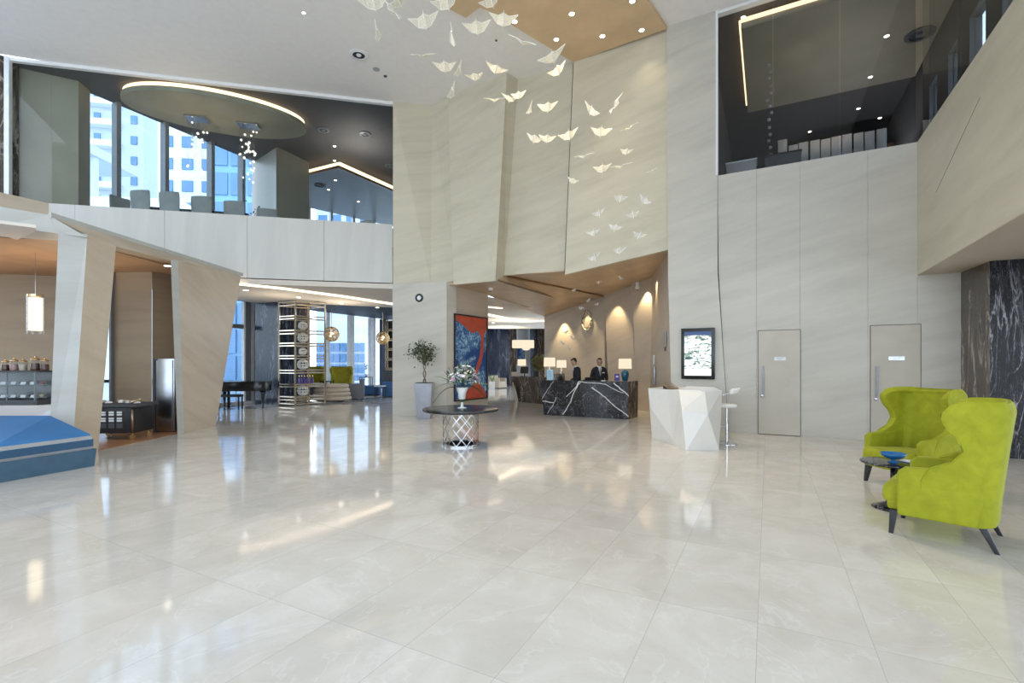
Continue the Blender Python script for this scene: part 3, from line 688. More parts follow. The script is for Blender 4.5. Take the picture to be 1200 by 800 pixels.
m = MB(); m.prism([R(.5,.3)[:2], R(4.6,.3)[:2], R(4.6,4.6)[:2], R(.5,4.6)[:2]], 9.42, 9.56); struct('ceiling_tray', m, 'olive_panel')
m = MB()
for p, q in ((R(.5,4.4), R(.5,.3)), (R(.5,.3), R(4.6,.3))): m.bar(p+Vector((0,0,9.60)), q+Vector((0,0,9.60)), .10, .07)
struct('cove_light', m, 'led_warm')
m = MB(); m.prism([R(-.3,13.8)[:2], R(4.9,13.8)[:2], R(4.9,14)[:2], R(-.3,14)[:2]], UF, CE); struct('wall_upper', m, 'dark_ceiling')
m = MB(); m.prism([R(-.4,.4)[:2], R(-.2,.4)[:2], R(-.2,14)[:2], R(-.4,14)[:2]], UF, CE); struct('wall_upper', m, 'dark_ceiling')
wins = ((-6.2,-5.4), (-4.6,-3.8), (-3.0,-2.2), (-1.45,-.65), (.08,.91), (1.61,2.24), (3.05,3.7))
prev = -12
for b0, b1 in wins+((14,14),):
    m = MB(); m.prism([R(4.7,prev)[:2], R(4.9,prev)[:2], R(4.9,b0)[:2], R(4.7,b0)[:2]], UF, CE); struct('wall_upper', m, 'dark_ceiling'); prev = b1
for i, (b0, b1) in enumerate(wins):
    for za, zb2 in ((UF,5.4), (8.65,CE)):
        m = MB(); m.prism([R(4.7,b0)[:2], R(4.9,b0)[:2], R(4.9,b1)[:2], R(4.7,b1)[:2]], za, zb2); struct('wall_upper', m, 'dark_ceiling')
    m = MB(); m.prism([R(4.78,b0)[:2], R(4.81,b0)[:2], R(4.81,b1)[:2], R(4.78,b1)[:2]], 5.4, 8.65); struct('window_%d' % (40+i), m, 'glass_window')
# glass
ga_ = [a_of(840), a_of(906), a_of(985), aC]
for i in range(3):
    m = MB(); m.prism([R(ga_[i]+.006,.10)[:2], R(ga_[i+1]-.006,.10)[:2], R(ga_[i+1]-.006,.12)[:2], R(ga_[i]+.006,.12)[:2]], SILL, CE-.06); struct('window_%d' % (10+i), m, 'glass_smoke')
gb_ = [.08, -2.0, -4.2, -6.4, -8.6]
for i in range(4):
    m = MB(); m.prism([R(aC+.10,gb_[i]-.006)[:2], R(aC+.12,gb_[i]-.006)[:2], R(aC+.12,gb_[i+1]+.006)[:2], R(aC+.10,gb_[i+1]+.006)[:2]], SILL, CE-.04); struct('window_%d' % (14+i), m, 'glass_smoke')
m = MB(); m.prism([R(-.05,-.03)[:2], R(aC,-.03)[:2], R(aC,.13)[:2], R(-.05,.13)[:2]], CE-.07, CE-.002); struct('trim_9', m, 'white_paint')
m = MB(); m.box(tuple(R(.005,-.03,(SILL+CE)/2)), (.05,.06,CE-SILL), -TH); struct('trim_10', m, 'white_paint')
# veined black column under the overhang
cA = UZ(1123,9.35,0); cB = UZ(1160,8.2,0); 
m = MB(); m.prism([cA[:2], cB[:2], (cB.x+.12*vx,cB.y+.12*vy), (cA.x+.2,cA.y)], 0, OB-.01); struct('pillar_brown', m, 'brown_marble')
cC = cB+Vector((ux,uy,0))*2.2
m = MB(); m.prism([cB[:2], cC[:2], (cC.x+1.4*vx,cC.y+1.4*vy), (cB.x+1.4*vx,cB.y+1.4*vy)], 0, OB-.01); struct('pillar_black', m, 'black_marble')

# ================================================================== ground outside and city
m = MB(); m.prism([(-160,41), (160,41), (160,260), (-160,260)], -.5, -.3); struct('ground', m, 'pavement')
m = MB(); m.prism([(-160,-40), (-16.2,-40), (-16.2,41), (-160,41)], -.5, -.3); struct('ground', m, 'pavement')
# ================================================================== lime wing chairs
def wing_chair_parts(t, fabric, legmat, k=1.0):
    """faces -Y; about 0.82 wide, 0.9 deep, 1.24 high"""
    def wf(z):   # how far the side of the shell reaches forward of the back, by height
        pts = [(.2,.50), (.55,.50), (.66,.46), (.74,.30), (.84,.24), (.95,.29), (1.06,.40), (1.15,.44), (1.21,.38), (1.245,.26)]
        for (z0,a), (z1,b) in zip(pts, pts[1:]):
            if z <= z1:
                u = (z-z0)/(z1-z0); u = u*u*(3-2*u); return a+(b-a)*u
        return pts[-1][1]
    rows = []
    zs = [.2,.26,.34,.44,.54,.6,.66,.7,.74,.79,.84,.9,.96,1.02,1.07,1.12,1.16,1.19,1.22,1.245]
    for z in zs:
        w = .33+.045*math.sin(min(1, (z-.2)/.9)*PI*.8)+(.03 if z > .9 else 0)*min(1, (z-.9)/.2 if z > .9 else 0)
        if z > 1.16: w -= .05*((z-1.16)/.085)**2
        yb = .30+.12*((z-.2)/1.045)**1.2 - (.03*((z-1.16)/.085)**2 if z > 1.16 else 0)
        f = wf(z); r = .14; path = []
        fw = max(f-r, .02)
        for i in range(6): path.append((-w-.015*(1-i/5)*(1 if z>.9 else 0), yb-r-fw*(1-i/5)))
        for i in range(1, 6): a = PI-i*PI/2/6; path.append((-w+r+r*math.cos(a), yb-r+r*math.sin(a)))
        path.append((-w+r, yb)); path.append((0, yb+.015)); path.append((w-r, yb))
        for i in range(1, 6): a = PI/2-i*PI/2/6; path.append((w-r+r*math.cos(a), yb-r+r*math.sin(a)))
        for i in range(6): path.append((w+.015*(i/5)*(1 if z>.9 else 0), yb-r-fw*(i/5)))
        rows.append([(x*k, y*k, z*k) for x, y in path])
    m = MB(); m.grid(rows); o = m.build('back_shell', fabric, t, smooth=True, solid=.085*k, offset=0, bevel=.022*k, seg=3)
    # piping along the edge of the shell
    edge = [rows[i][0] for i in range(len(rows))]+rows[-1][1:-1]+[rows[i][-1] for i in range(len(rows)-1, -1, -1)]
    m = MB(); off = [(p[0]+(-.04 if p[0] < -.1 else .04 if p[0] > .1 else 0)*k, p[1], p[2]+(.012*k if p[2] > 1.2*k else 0)) for p in edge]
    m.tube(off, .007*k, 6); m.build('piping', fabric, t, smooth=True)
    for s in (-1, 1):
        m = MB()
        prof = [(-.36,.2), (.22,.2), (.26,.4), (.24,.70), (.05,.665), (-.30,.645), (-.36,.60)]
        m.hexa([((s*.315)*k, y*k, z*k) for y, z in prof], [((s*.405)*k, y*k, z*k) for y, z in prof])
        m.build('armrest', fabric, t, bevel=.02*k, seg=3)
    m = MB(); prof = [(-.46,.22), (.24,.2), (.24,.30), (-.46,.32)]
    m.hexa([(-.31*k, y*k, z*k) for y, z in prof], [(.31*k, y*k, z*k) for y, z in prof]); m.build('seat_frame', fabric, t, bevel=.03*k, seg=3)
    m = MB(); prof = [(-.50,.33), (-.47,.285), (.26,.30), (.26,.45), (-.44,.475), (-.49,.44)]
    m.hexa([(-.312*k, y*k, z*k) for y, z in prof], [(.312*k, y*k, z*k) for y, z in prof]); m.build('seat_cushion', fabric, t, bevel=.04*k, seg=4)
    for sx, y0, y1 in ((-1,-.40,-.42), (1,-.40,-.42), (-1,.24,.35), (1,.24,.35)):
        m = MB(); x0, x1 = sx*.29*k, sx*.32*k; a, b = .032*k, .018*k
        m.hexa([(x1-b,(y1)*k-b,0), (x1+b,y1*k-b,0), (x1+b,y1*k+b,0), (x1-b,y1*k+b,0)], [(x0-a,y0*k-a,.22*k), (x0+a,y0*k-a,.22*k), (x0+a,y0*k+a,.22*k), (x0-a,y0*k+a,.22*k)])
        m.build('leg', legmat, t, bevel=.003)
c1_ = thing('wing_armchair', 'lime green velvet wing armchair in side profile, nearest the camera', 'armchair', (4.07,4.48,0), math.radians(-137), 'lime velvet wing armchairs around the small black table')
wing_chair_parts(c1_, 'lime_velvet', 'black_matte'); c1_.scale = (1,.92,1)
c2_ = dup(c1_, (5.24,6.30,0), math.radians(-80), 'lime green velvet wing armchair behind the small round table, facing the hall')

# small pedestal table with blue bowl
t = thing('side_table', 'small round black marble pedestal table between the two lime armchairs', 'table', (4.20,5.30,0))
m = MB(); m.lathe([(.27,.485), (.305,.49), (.31,.50), (.305,.512), (.27,.515)], 48); m.build('table_top', 'table_marble', t, smooth='auto')
m = MB(); m.lathe([(.20,0), (.205,.008), (.16,.03), (.08,.065), (.04,.11), (.034,.16), (.034,.486)], 32); m.build('pedestal', 'table_marble', t, smooth=True)
t = thing('bowl', 'bright blue glass bowl on the small black table', 'bowl', (4.16,5.26,.517))
m = MB(); m.lathe([(.055,0), (.05,.006), (.022,.018), (.02,.03), (.06,.042), (.105,.07), (.118,.1), (.11,.1), (.095,.075), (.05,.052), (0,.047)], 32); m.build('bowl_body', 'glass_blue' if 'glass_blue' in M else 'blue_lacquer', t, smooth=True)
m = MB(); m.box((4.34,5.30,.5235), (.14,.10,.009), .5); o = m.build('coaster_card', 'paper'); tag(o, 'small white card lying on the small black table', 'card')

# ================================================================== round table with woven chrome base, flowers
TX, TY = -1.0, 9.42
t = thing('round_table', 'large round black topped table on a woven chrome ring base', 'table', (TX,TY,0))
m = MB(); m.lathe([(0,.655), (.70,.655), (.735,.668), (.74,.69), (.735,.715), (.70,.72), (0,.72)], 64); m.build('table_top', 'black_gloss', t, smooth='auto')
m = MB(); m.lathe([(.31,0), (.385,0), (.385,.03), (.31,.03), (.31,0)], 48); m.build('base_ring', 'chrome', t, smooth='auto')
m = MB(); m.lathe([(.31,.64), (.37,.64), (.37,.656), (.31,.656), (.31,.64)], 48); m.build('top_ring', 'chrome', t, smooth='auto')
m = MB()
for k in range(11):
    for s in (-1, 1):
        a0 = 2*PI*k/11; pa = []
        for i in range(9):
            a = a0+s*i/8*1.5; pa.append((.345*math.cos(a), .345*math.sin(a), .02+.625*i/8))
        for p, q in zip(pa, pa[1:]): m.bar(p, q, .007, .012)
m.build('lattice', 'chrome', t)
vz = .721
v = thing('vase', 'tall white and clear footed glass vase standing on the round table', 'vase', (TX+.03,TY-.05,vz))
m = MB(); m.lathe([(.085,0), (.085,.012), (.03,.025), (.022,.09), (.03,.13), (.06,.17), (.075,.28), (.12,.40), (.112,.40), (.066,.28), (.02,.19)], 24); m.build('vase_body', 'petal_white', v, smooth=True)
m = MB(); m.lathe([(.035,.12), (.066,.14), (.072,.17), (.045,.18)], 24); m.build('vase_collar', 'leaf', v, smooth=True)
fl = thing('flower_arrangement', 'white and pink flower arrangement with green fern fronds in the glass vase', 'flowers', (TX+.03,TY-.05,vz+.34))
rnd = random.Random(3)
groups = {'petal_white': MB(), 'petal_pink': MB(), 'petal_sage': MB(), 'leaf': MB(), 'leaf_light': MB()}
for i in range(260):
    th, ph = rnd.uniform(0, 2*PI), math.acos(rnd.uniform(-.25, 1))
    r = rnd.uniform(.20, .38); c = Vector((math.sin(ph)*math.cos(th)*r, math.sin(ph)*math.sin(th)*r*.9, .20+math.cos(ph)*r*.85))
    kind = rnd.choice(['petal_white']*6+['petal_pink']*1+['petal_sage']*5+['leaf']*4)
    if c.z < .16: kind = rnd.choice(['petal_sage', 'leaf', 'petal_white'])
    mb = groups[kind]; n = c.normalized(); x = n.cross(Vector((0,0,1))).normalized(); y = n.cross(x)
    if kind == 'leaf':
        s = rnd.uniform(.05, .1); mb.poly([c, c+x*s*.3+n*s*.5, c+n*s*1.3, c-x*s*.3+n*s*.5])
    elif kind == 'petal_sage': mb.ball(c, rnd.uniform(.012,.025), 6)
    else:
        s = rnd.uniform(.03, .052)
        for q in range(5):
            a = 2*PI*q/5+i; d = x*math.cos(a)+y*math.sin(a); e2 = n.cross(d)
            mb.poly([c, c+d*s*.6+e2*s*.45+n*.012, c+d*s*1.1+n*.02, c+d*s*.6-e2*s*.45+n*.012])
        mb.ball(c+n*.01, s*.25, 6)
def frond(mb, p0, d, L, droop, w=.05):
    d = Vector(d).normalized(); side = d.cross(Vector((0,0,1))).normalized(); prev = Vector(p0)
    n = 11
    for i in range(n):
        u = (i+1)/n; p = Vector(p0)+d*L*u+Vector((0,0,-droop*u*u)); mb.bar(prev, p, .004)
        for s in (-1, 1):
            l = w*(1.15-u)*2.2; q = p+side*s*l+d*l*.5+Vector((0,0,-.02)); mb.poly([prev, p+d*.012, q, prev+side*s*l*.5])
        prev = p
frond(groups['leaf_light'], (-.12,-.05,.15), (-1,-.1,.55), .44, .08, .09); frond(groups['leaf_light'], (-.12,-.05,.12), (-1,-.25,.3), .42, .20, .09)
frond(groups['leaf'], (-.12,-.08,.08), (-1,-.25,.1), .42, .34, .06); frond(groups['leaf_light'], (.15,-.05,.1), (1,-.2,.35), .36, .08, .07)
frond(groups['leaf'], (.12,-.06,.1), (1,-.3,.1), .36, .28, .04); frond(groups['leaf_light'], (.05,.1,.3), (.7,.3,.8), .28, .05, .03)
frond(groups['leaf'], (-.1,.05,.2), (-.8,.3,.7), .3, .1, .04)
stem = MB()
for i in range(12):
    a = 2*PI*i/12; stem.tube([(.01*math.cos(a), .01*math.sin(a), -.12), (.05*math.cos(a), .05*math.sin(a), .05), (.16*math.cos(a), .14*math.sin(a), .25)], .004, 5)
stem.build('stems', 'leaf', fl)
for nm, mt in (('white_petals','petal_white'), ('pink_petals','petal_pink'), ('filler_blooms','petal_sage'), ('dark_leaves','leaf'), ('fern_fronds','leaf_light')): groups[mt].build(nm, mt, fl, kind='stuff')

# ================================================================== planter with small tree
t = thing('planter', 'tall tapered grey planter against the pale stone wall', 'planter', tuple(G(497,488.5)+Vector((0,-.02,0))))
t.location = (UZ(497.5,13.9,0))
m = MB(); s0, s1 = .19, .255
m.hexa([(-s0,-s0,0), (s0,-s0,0), (s0,s0,0), (-s0,s0,0)], [(-s1,-s1,1.02), (s1,-s1,1.02), (s1,s1,1.02), (-s1,s1,1.02)]); m.build('pot', 'planter_grey', t, bevel=.01)
m = MB(); m.box((0,0,1.023), (.46,.46,.012)); m.build('soil', 'soil', t)
tr_ = thing('potted_tree', 'small leafy ficus tree with twisted trunk in the tall grey planter', 'plant', tuple(UZ(497.5,13.9,1.03)))
m = MB()
for s in (0, PI):
    m.tube([(.035*math.cos(s+i*.8), .035*math.sin(s+i*.8), i*.06) for i in range(10)], [.022-.001*i for i in range(10)], 7)
rnd = random.Random(5); tips = []
for i in range(11):
    a = i*2.4; L = rnd.uniform(.18,.36); q = Vector((math.cos(a)*L, math.sin(a)*L, .55+rnd.uniform(.12,.55))); m.tube([(0,0,.5), (q.x*.4, q.y*.4, .55+(q.z-.55)*.6), q], [.012,.008,.004], 5); tips.append(q)
q = Vector((-.42,-.1,.85)); m.tube([(0,0,.5), (-.2,-.04,.72), q], [.01,.006,.003], 5); tips += [q, q+Vector((.08,0,0))]
m.build('trunk', 'bark', tr_, smooth=True)
m = MB()
for i in range(900):
    b = rnd.choice(tips); c = Vector((b.x*rnd.uniform(.3,1.1), b.y*rnd.uniform(.3,1.1), b.z))+Vector([rnd.gauss(0,.075) for _ in range(3)])
    if i % 4 == 0: c = Vector((rnd.gauss(0,.14), rnd.gauss(0,.14), .85+rnd.gauss(0,.14)))
    d = Vector((rnd.gauss(0,1), rnd.gauss(0,1), rnd.gauss(-.5,.6))).normalized(); x = d.cross(Vector((rnd.random(),rnd.random(),1))).normalized(); s = rnd.uniform(.055,.085)
    m.poly([c, c+d*s*.5+x*s*.28, c+d*s, c+d*s*.5-x*s*.28])
m.build('foliage', 'leaf', tr_)

# ================================================================== painting
pA, pB = UZ(530.0,14.62,0), UZ(569.5,16.05,0)
q1v = Vector((q1.x, q1.y, 0)); q2v = Vector((q2.x, q2.y, 0)); wd = (q2v-q1v).normalized(); wn_ = Vector((wd.y, -wd.x, 0)); wn_ = wn_ if wn_.y < 0 else -wn_
def onP(px):
    tt = (px-600)/F; k = (tt*q1v.y-q1v.x)/(wd.x-tt*wd.y); return q1v+wd*k
pA, pB = onP(530.5), onP(569.5); PWd = (pB-pA).length
zt, zb = H+58*pA.y/F, H-45.5*pA.y/F
t = thing('painting', 'large abstract painting in blue and red in a thin black frame', 'painting', tuple(pA+Vector((0,0,zb))), math.atan2(wd.y, wd.x))
Wp, Hp = PWd, zt-zb
m = MB(); 
for c, d in (((Wp/2,-.045,.02), (Wp,.07,.04)), ((Wp/2,-.045,Hp-.02), (Wp,.07,.04)), ((.02,-.045,Hp/2), (.04,.07,Hp-.08)), ((Wp-.02,-.045,Hp/2), (.04,.07,Hp-.08))): m.box(c, d)
m.build('frame', 'black_matte', t)
m = MB(); m.box((Wp/2,-.035,Hp/2), (Wp-.08,.03,Hp-.08)); m.build('canvas', 'canvas_blue', t)
iw, ih = Wp-.08, Hp-.08
def cv(u, v): return (.04+u*iw, -.0515, .04+(1-v)*ih)
m = MB()
m.slab([cv(*p) for p in ((0,0), (1,0), (1,.14), (.92,.20), (.90,.42), (.82,.56), (.68,.70), (.58,.76), (.66,.60), (.78,.46), (.82,.24), (.70,.17), (.50,.20), (.30,.13), (0,.05))], .0015, (0,1,0))
m.slab([cv(*p) for p in ((.06,1), (.25,.93), (.42,.88), (.62,.79), (.74,.80), (.90,.90), (1,.97), (1,1))], .0015, (0,1,0))
m.build('red_field', 'canvas_red', t)

# ================================================================== clock-like ring high on the pier
c = UZ(491.5,14.60,H+76*14.6/F)
t = thing('wall_camera', 'small round black ring device with white centre high on the pale stone wall', 'camera', tuple(c), 0)
pd = (q1-q0).normalized(); t.rotation_euler = (PI/2, 0, math.atan2(pd.y, pd.x))
m = MB(); m.lathe([(.0,0), (.125,0), (.125,.03), (.075,.045), (.07,.02)], 32); m.build('ring', 'black_matte', t, smooth='auto')
m = MB(); m.lathe([(.0,.0), (.07,.0), (.07,.03), (.0,.05)], 24); m.build('centre', 'paper', t, smooth='auto')
c = onP(552)  # (nothing)

# ================================================================== reception desks
P = [UZ(637.5,14.85,0), UZ(736,13.62,0), UZ(747.3,14.24,0), UZ(652,15.6,0)]
Pt = [UZ(632.5,14.85,0), UZ(736.5,13.58,0), UZ(747.8,14.24,0), UZ(650,15.6,0)]
t = thing('reception_desk', 'long black marble reception desk with white veins, in front of the two receptionists', 'desk', tuple((P[0]+P[1])/2))
ctr = (P[0]+P[1])/2
def loc_(p): return (p[0]-ctr.x, p[1]-ctr.y)
dh = 1.07
m = MB()
fd = (P[3]-P[0]).normalized()*.06
m.hexa([(*loc_(P[0]),0), (*loc_(P[1]),0), (*loc_(P[1]+fd),0), (*loc_(P[0]+fd),0)], [(*loc_(Pt[0]),dh), (*loc_(Pt[1]),dh), (*loc_(Pt[1]+fd),dh), (*loc_(Pt[0]+fd),dh)]); m.build('front_panel', 'desk_marble', t)
fe = (P[0]-P[1]).normalized()*.06
m = MB(); m.hexa([(*loc_(P[1]+fd*1.05),0), (*loc_(P[2]),0), (*loc_(P[2]+fe),0), (*loc_(P[1]+fe+fd*1.05),0)], [(*loc_(Pt[1]+fd*1.05),dh), (*loc_(Pt[2]),dh), (*loc_(Pt[2]+fe),dh), (*loc_(Pt[1]+fe+fd*1.05),dh)]); m.build('side_panel', 'brown_marble', t)
m = MB(); m.prism([loc_(P[0]+fd*1.1+Vector((.05,0,0))), loc_(P[1]+fe*1.1+fd*1.1), loc_(P[2]+fe*1.1), loc_(P[3])], .80, .84); m.build('worktop', 'brown_marble', t)
m = MB(); m.prism([loc_(P[3]), loc_(P[3]+fd*.8), loc_(P[0]+fd*1.1+Vector((.1,0,0))), loc_(P[0]+fd*1.1+Vector((.04,0,0)))], 0, .8); m.build('end_panel', 'brown_marble', t)
m = MB(); a1_, a2_ = P[2]+fe*1.1+Vector((-.02,.0,0)), P[3]+Vector((.1,0,0)); m.prism([loc_(P[0]+fd*1.05+Vector((.05,0,0))), loc_(P[1]+fd*1.05+fe*1.1), loc_(P[1]+fd*3+fe*1.1), loc_(P[0]+fd*3+Vector((.08,0,0)))], 1.035, 1.07); m.build('ledge', 'black_gloss', t)
Q = [UZ(607.5,19.9,0), UZ(640,18.5,0), UZ(646,19.3,0), UZ(612,20.7,0)]; Qt = [UZ(601.5,19.8,0), UZ(640,18.4,0), UZ(646,19.3,0), UZ(606,20.7,0)]
t = thing('reception_desk', 'shorter brown marble desk with slanted end, behind the long black desk', 'desk', tuple(Q[0]))
ctr = Q[0]
m = MB(); m.hexa([(*loc_(p),0) for p in Q], [(*loc_(p),1.04) for p in Qt]); m.build('body', 'brown_marble', t)
m = MB(); m.hexa([(*loc_(UZ(603.5,19.7,0)),0), (*loc_(UZ(607.6,19.75,0)),0), (*loc_(UZ(607.6,19.95,0)),0), (*loc_(UZ(603.5,19.9,0)),0)], [(*loc_(UZ(600.2,19.65,0)),.80), (*loc_(UZ(601.5,19.7,0)),.80), (*loc_(UZ(601.5,19.9,0)),.80), (*loc_(UZ(600.2,19.85,0)),.80)]); m.build('end_fin', 'cream_ceiling', t)

# ================================================================== table lamps
def table_lamp(name, label, loc, shade_r, shade_h, base_h, base_mat, prof, group=None):
    t = thing(name, label, 'lamp', loc, 0, group)
    m = MB(); m.lathe([(r, z*base_h) for r, z in prof], 20); m.build('lamp_base', base_mat, t, smooth=True)
    m = MB(); m.lathe([(shade_r*.97,base_h+.02), (shade_r,base_h+.02), (shade_r*.95,base_h+.02+shade_h), (shade_r*.92,base_h+.02+shade_h), (shade_r*.97,base_h+.02)], 28); m.build('lamp_shade', 'lamp_shade_glow', t, smooth='auto')
    m = MB(); m.tube([(0,0,base_h*.95), (0,0,base_h+shade_h*.6)], .008, 6); m.build('stem', 'chrome', t)
    uplight('lamp_light', (loc[0],loc[1],loc[2]+base_h+.02+shade_h+.03), 5, (1,.78,.5), 120)
    return t
vase_prof = [(.06,0), (.075,.03), (.10,.35), (.115,.6), (.09,.85), (.03,1.0)]
table_lamp('table_lamp', 'table lamp with blue glazed base and white drum shade on the reception desk', tuple(UZ(732.5,14.1,1.07)), .19, .29, .34, 'teal_glaze', vase_prof)
slim = [(.08,0), (.08,.03), (.03,.08), (.05,.5), (.03,.98)]
table_lamp('table_lamp', 'table lamp with large white drum shade, behind the light blue sign stand', tuple(UZ(644,15.6,.84)), .19, .29, .62, 'chrome', slim, None)
table_lamp('table_lamp', 'table lamp between the light blue sign and the bowed receptionist', tuple(UZ(658,16.0,1.0)), .165, .25, .42, 'chrome', slim)
table_lamp('table_lamp', 'table lamp on the shorter brown marble desk below the glowing oval chandelier', tuple(UZ(611.5,20.2,1.04)), .18, .27, .42, 'chrome', slim)
# stands for the lamps which are lower behind the desk
m = MB(); m.prism([UZ(649,15.8,0)[:2], UZ(664,15.75,0)[:2], UZ(665,16.3,0)[:2], UZ(650,16.35,0)[:2]], 0, 1.0); o = m.build('back_counter', 'brown_marble'); tag(o, 'brown stone back counter carrying the table lamp beside the receptionist', 'counter')
# sign stands, monitors, cards
def monitor(label, loc, rz, w=.5, h=.32, matf='black_matte'):
    t = thing('monitor', label, 'monitor', loc, rz)
    m = MB(); m.box((0,0,h/2+.12), (w,.03,h), rot=Euler((math.radians(-12),0,0))); m.build('screen_case', matf, t, bevel=.006)
    m = MB(); m.box((0,.03,.07), (.05,.03,.14)); m.build('stand', 'black_matte', t)
    m = MB(); m.box((0,.03,.006), (.22,.16,.012)); m.build('foot', 'black_matte', t, bevel=.003)
    return t
t = thing('laptop', 'open dark laptop on the reception desk before the upright receptionist', 'laptop', tuple(UZ(692,14.25,1.071)), .12)
m = MB(); m.box((0,.10,.012), (.36,.24,.02)); m.build('keyboard_half', 'black_matte', t, bevel=.003)
m = MB(); m.box((0,-.04,.06), (.36,.014,.11), rot=Euler((math.radians(40),0,0))); m.build('lid', 'black_matte', t, bevel=.003)
t = thing('sign_stand', 'pale blue upright sign stand on the reception desk in front of the lamp', 'sign', tuple(UZ(644.5,15.0,1.071)), .12)
m = MB(); m.box((0,0,.16), (.20,.012,.31), rot=Euler((math.radians(-6),0,0))); m.build('sign_panel', 'screen_card', t) if 'screen_card' in M else m.build('sign_panel', 'paper', t)
m = MB()
for k in range(4): m.box((0,-.012-.004*k*0,.25-.05*k), (.12-.02*(k%2),.004,.012), rot=Euler((math.radians(-6),0,0)))
m.build('printed_lines', 'tower_blue', t)
m = MB(); m.box((0,.03,.004), (.2,.1,.008)); m.build('foot', 'chrome', t)
t = thing('sign_stand', 'small violet card stand beside the blue lamp on the reception desk', 'sign', tuple(UZ(723,14.0,1.071)), .1)
m = MB(); m.box((0,0,.11), (.15,.01,.20), rot=Euler((math.radians(-8),0,0))); m.build('card', 'violet_bottle', t)
m = MB(); m.box((0,-.010,.13), (.07,.004,.05), rot=Euler((math.radians(-8),0,0))); m.build('card_print', 'paper', t)
monitor('silver backed computer monitor beside the lamp behind the black desk', tuple(UZ(656,15.35,.84)), .5, .40, .30, 'steel')
monitor('white backed monitor beside the lamp on the shorter brown desk', tuple(UZ(614.5,20.05,1.04)), -.3, .34, .28, 'black_matte')
m = MB(); m.box(tuple(UZ(604.5,20.1,1.13)), (.36,.1,.18), .1); tag(m.build('paper_stack', 'cream_ceiling'), 'cream paper box at the slanted end of the brown desk', 'box')
pb = thing('mouse_pad', 'small white phone lying on the reception desk ledge by the standing receptionist', 'phone', tuple(UZ(707,13.95,1.071)), .2)
pb.name = 'phone'
m = MB(); m.box((0,0,.012), (.12,.06,.024)); m.build('phone_body', 'paper', pb, bevel=.004)

# round gold green topiary behind the brown desk
t = thing('topiary', 'round dull gold green topiary ball in a pot behind the brown marble desk', 'plant', tuple(UZ(632,21.0,0)))
m = MB(); m.lathe([(.16,0), (.24,.6), (.22,.98), (.26,1.0), (.20,1.0)], 20); m.build('pot', 'gold', t, smooth='auto')
m = MB(); m.tube([(0,0,.9), (0,0,1.4)], .03, 8); m.build('trunk', 'bark', t)
m = MB(); rnd = random.Random(9)
for i in range(500):
    n = Vector([rnd.gauss(0,1) for _ in range(3)]).normalized(); c = n*rnd.uniform(.26,.40)+Vector((0,0,1.62)); x = n.cross(Vector((.3,.2,1))).normalized(); y = n.cross(x)
    s = .06; m.poly([c+x*s, c+y*s, c-x*s+n*.02, c-y*s])
m.build('foliage', 'leaf_olive', t)

# emblem on the reception wall and wall lights
d_ = (I_-H_); d_.z = 0; dn = d_.normalized(); nn = Vector((dn.y,-dn.x,0)); nn = nn if nn.y < 0 else -nn
def onR(px, z):
    tt = (px-600)/F; k = (tt*H_.y-H_.x)/(dn.x-tt*dn.y); p = H_+dn*k; return Vector((p.x, p.y, z))
c = onR(688.5, 0); zc_ = H+49*c.y/F
t = thing('wall_emblem', 'silver ring shaped leaf emblem mounted on the warm reception wall', 'emblem', (c.x+nn.x*.05, c.y+nn.y*.05, zc_), math.atan2(dn.y, dn.x))
for k in range(9):
    a = 2*PI*k/9; m = MB(); pa = []
    for i in range(7):
        u = i/6; b = a+u*1.3; r = .18+.13*math.sin(u*PI); pa.append((r*math.cos(b)*.8, 0, r*math.sin(b)*1.3))
    m.tube(pa, [.006,.02,.032,.036,.03,.018,.005], 6); m.build('leaf_blade', 'champagne', t, smooth=True)

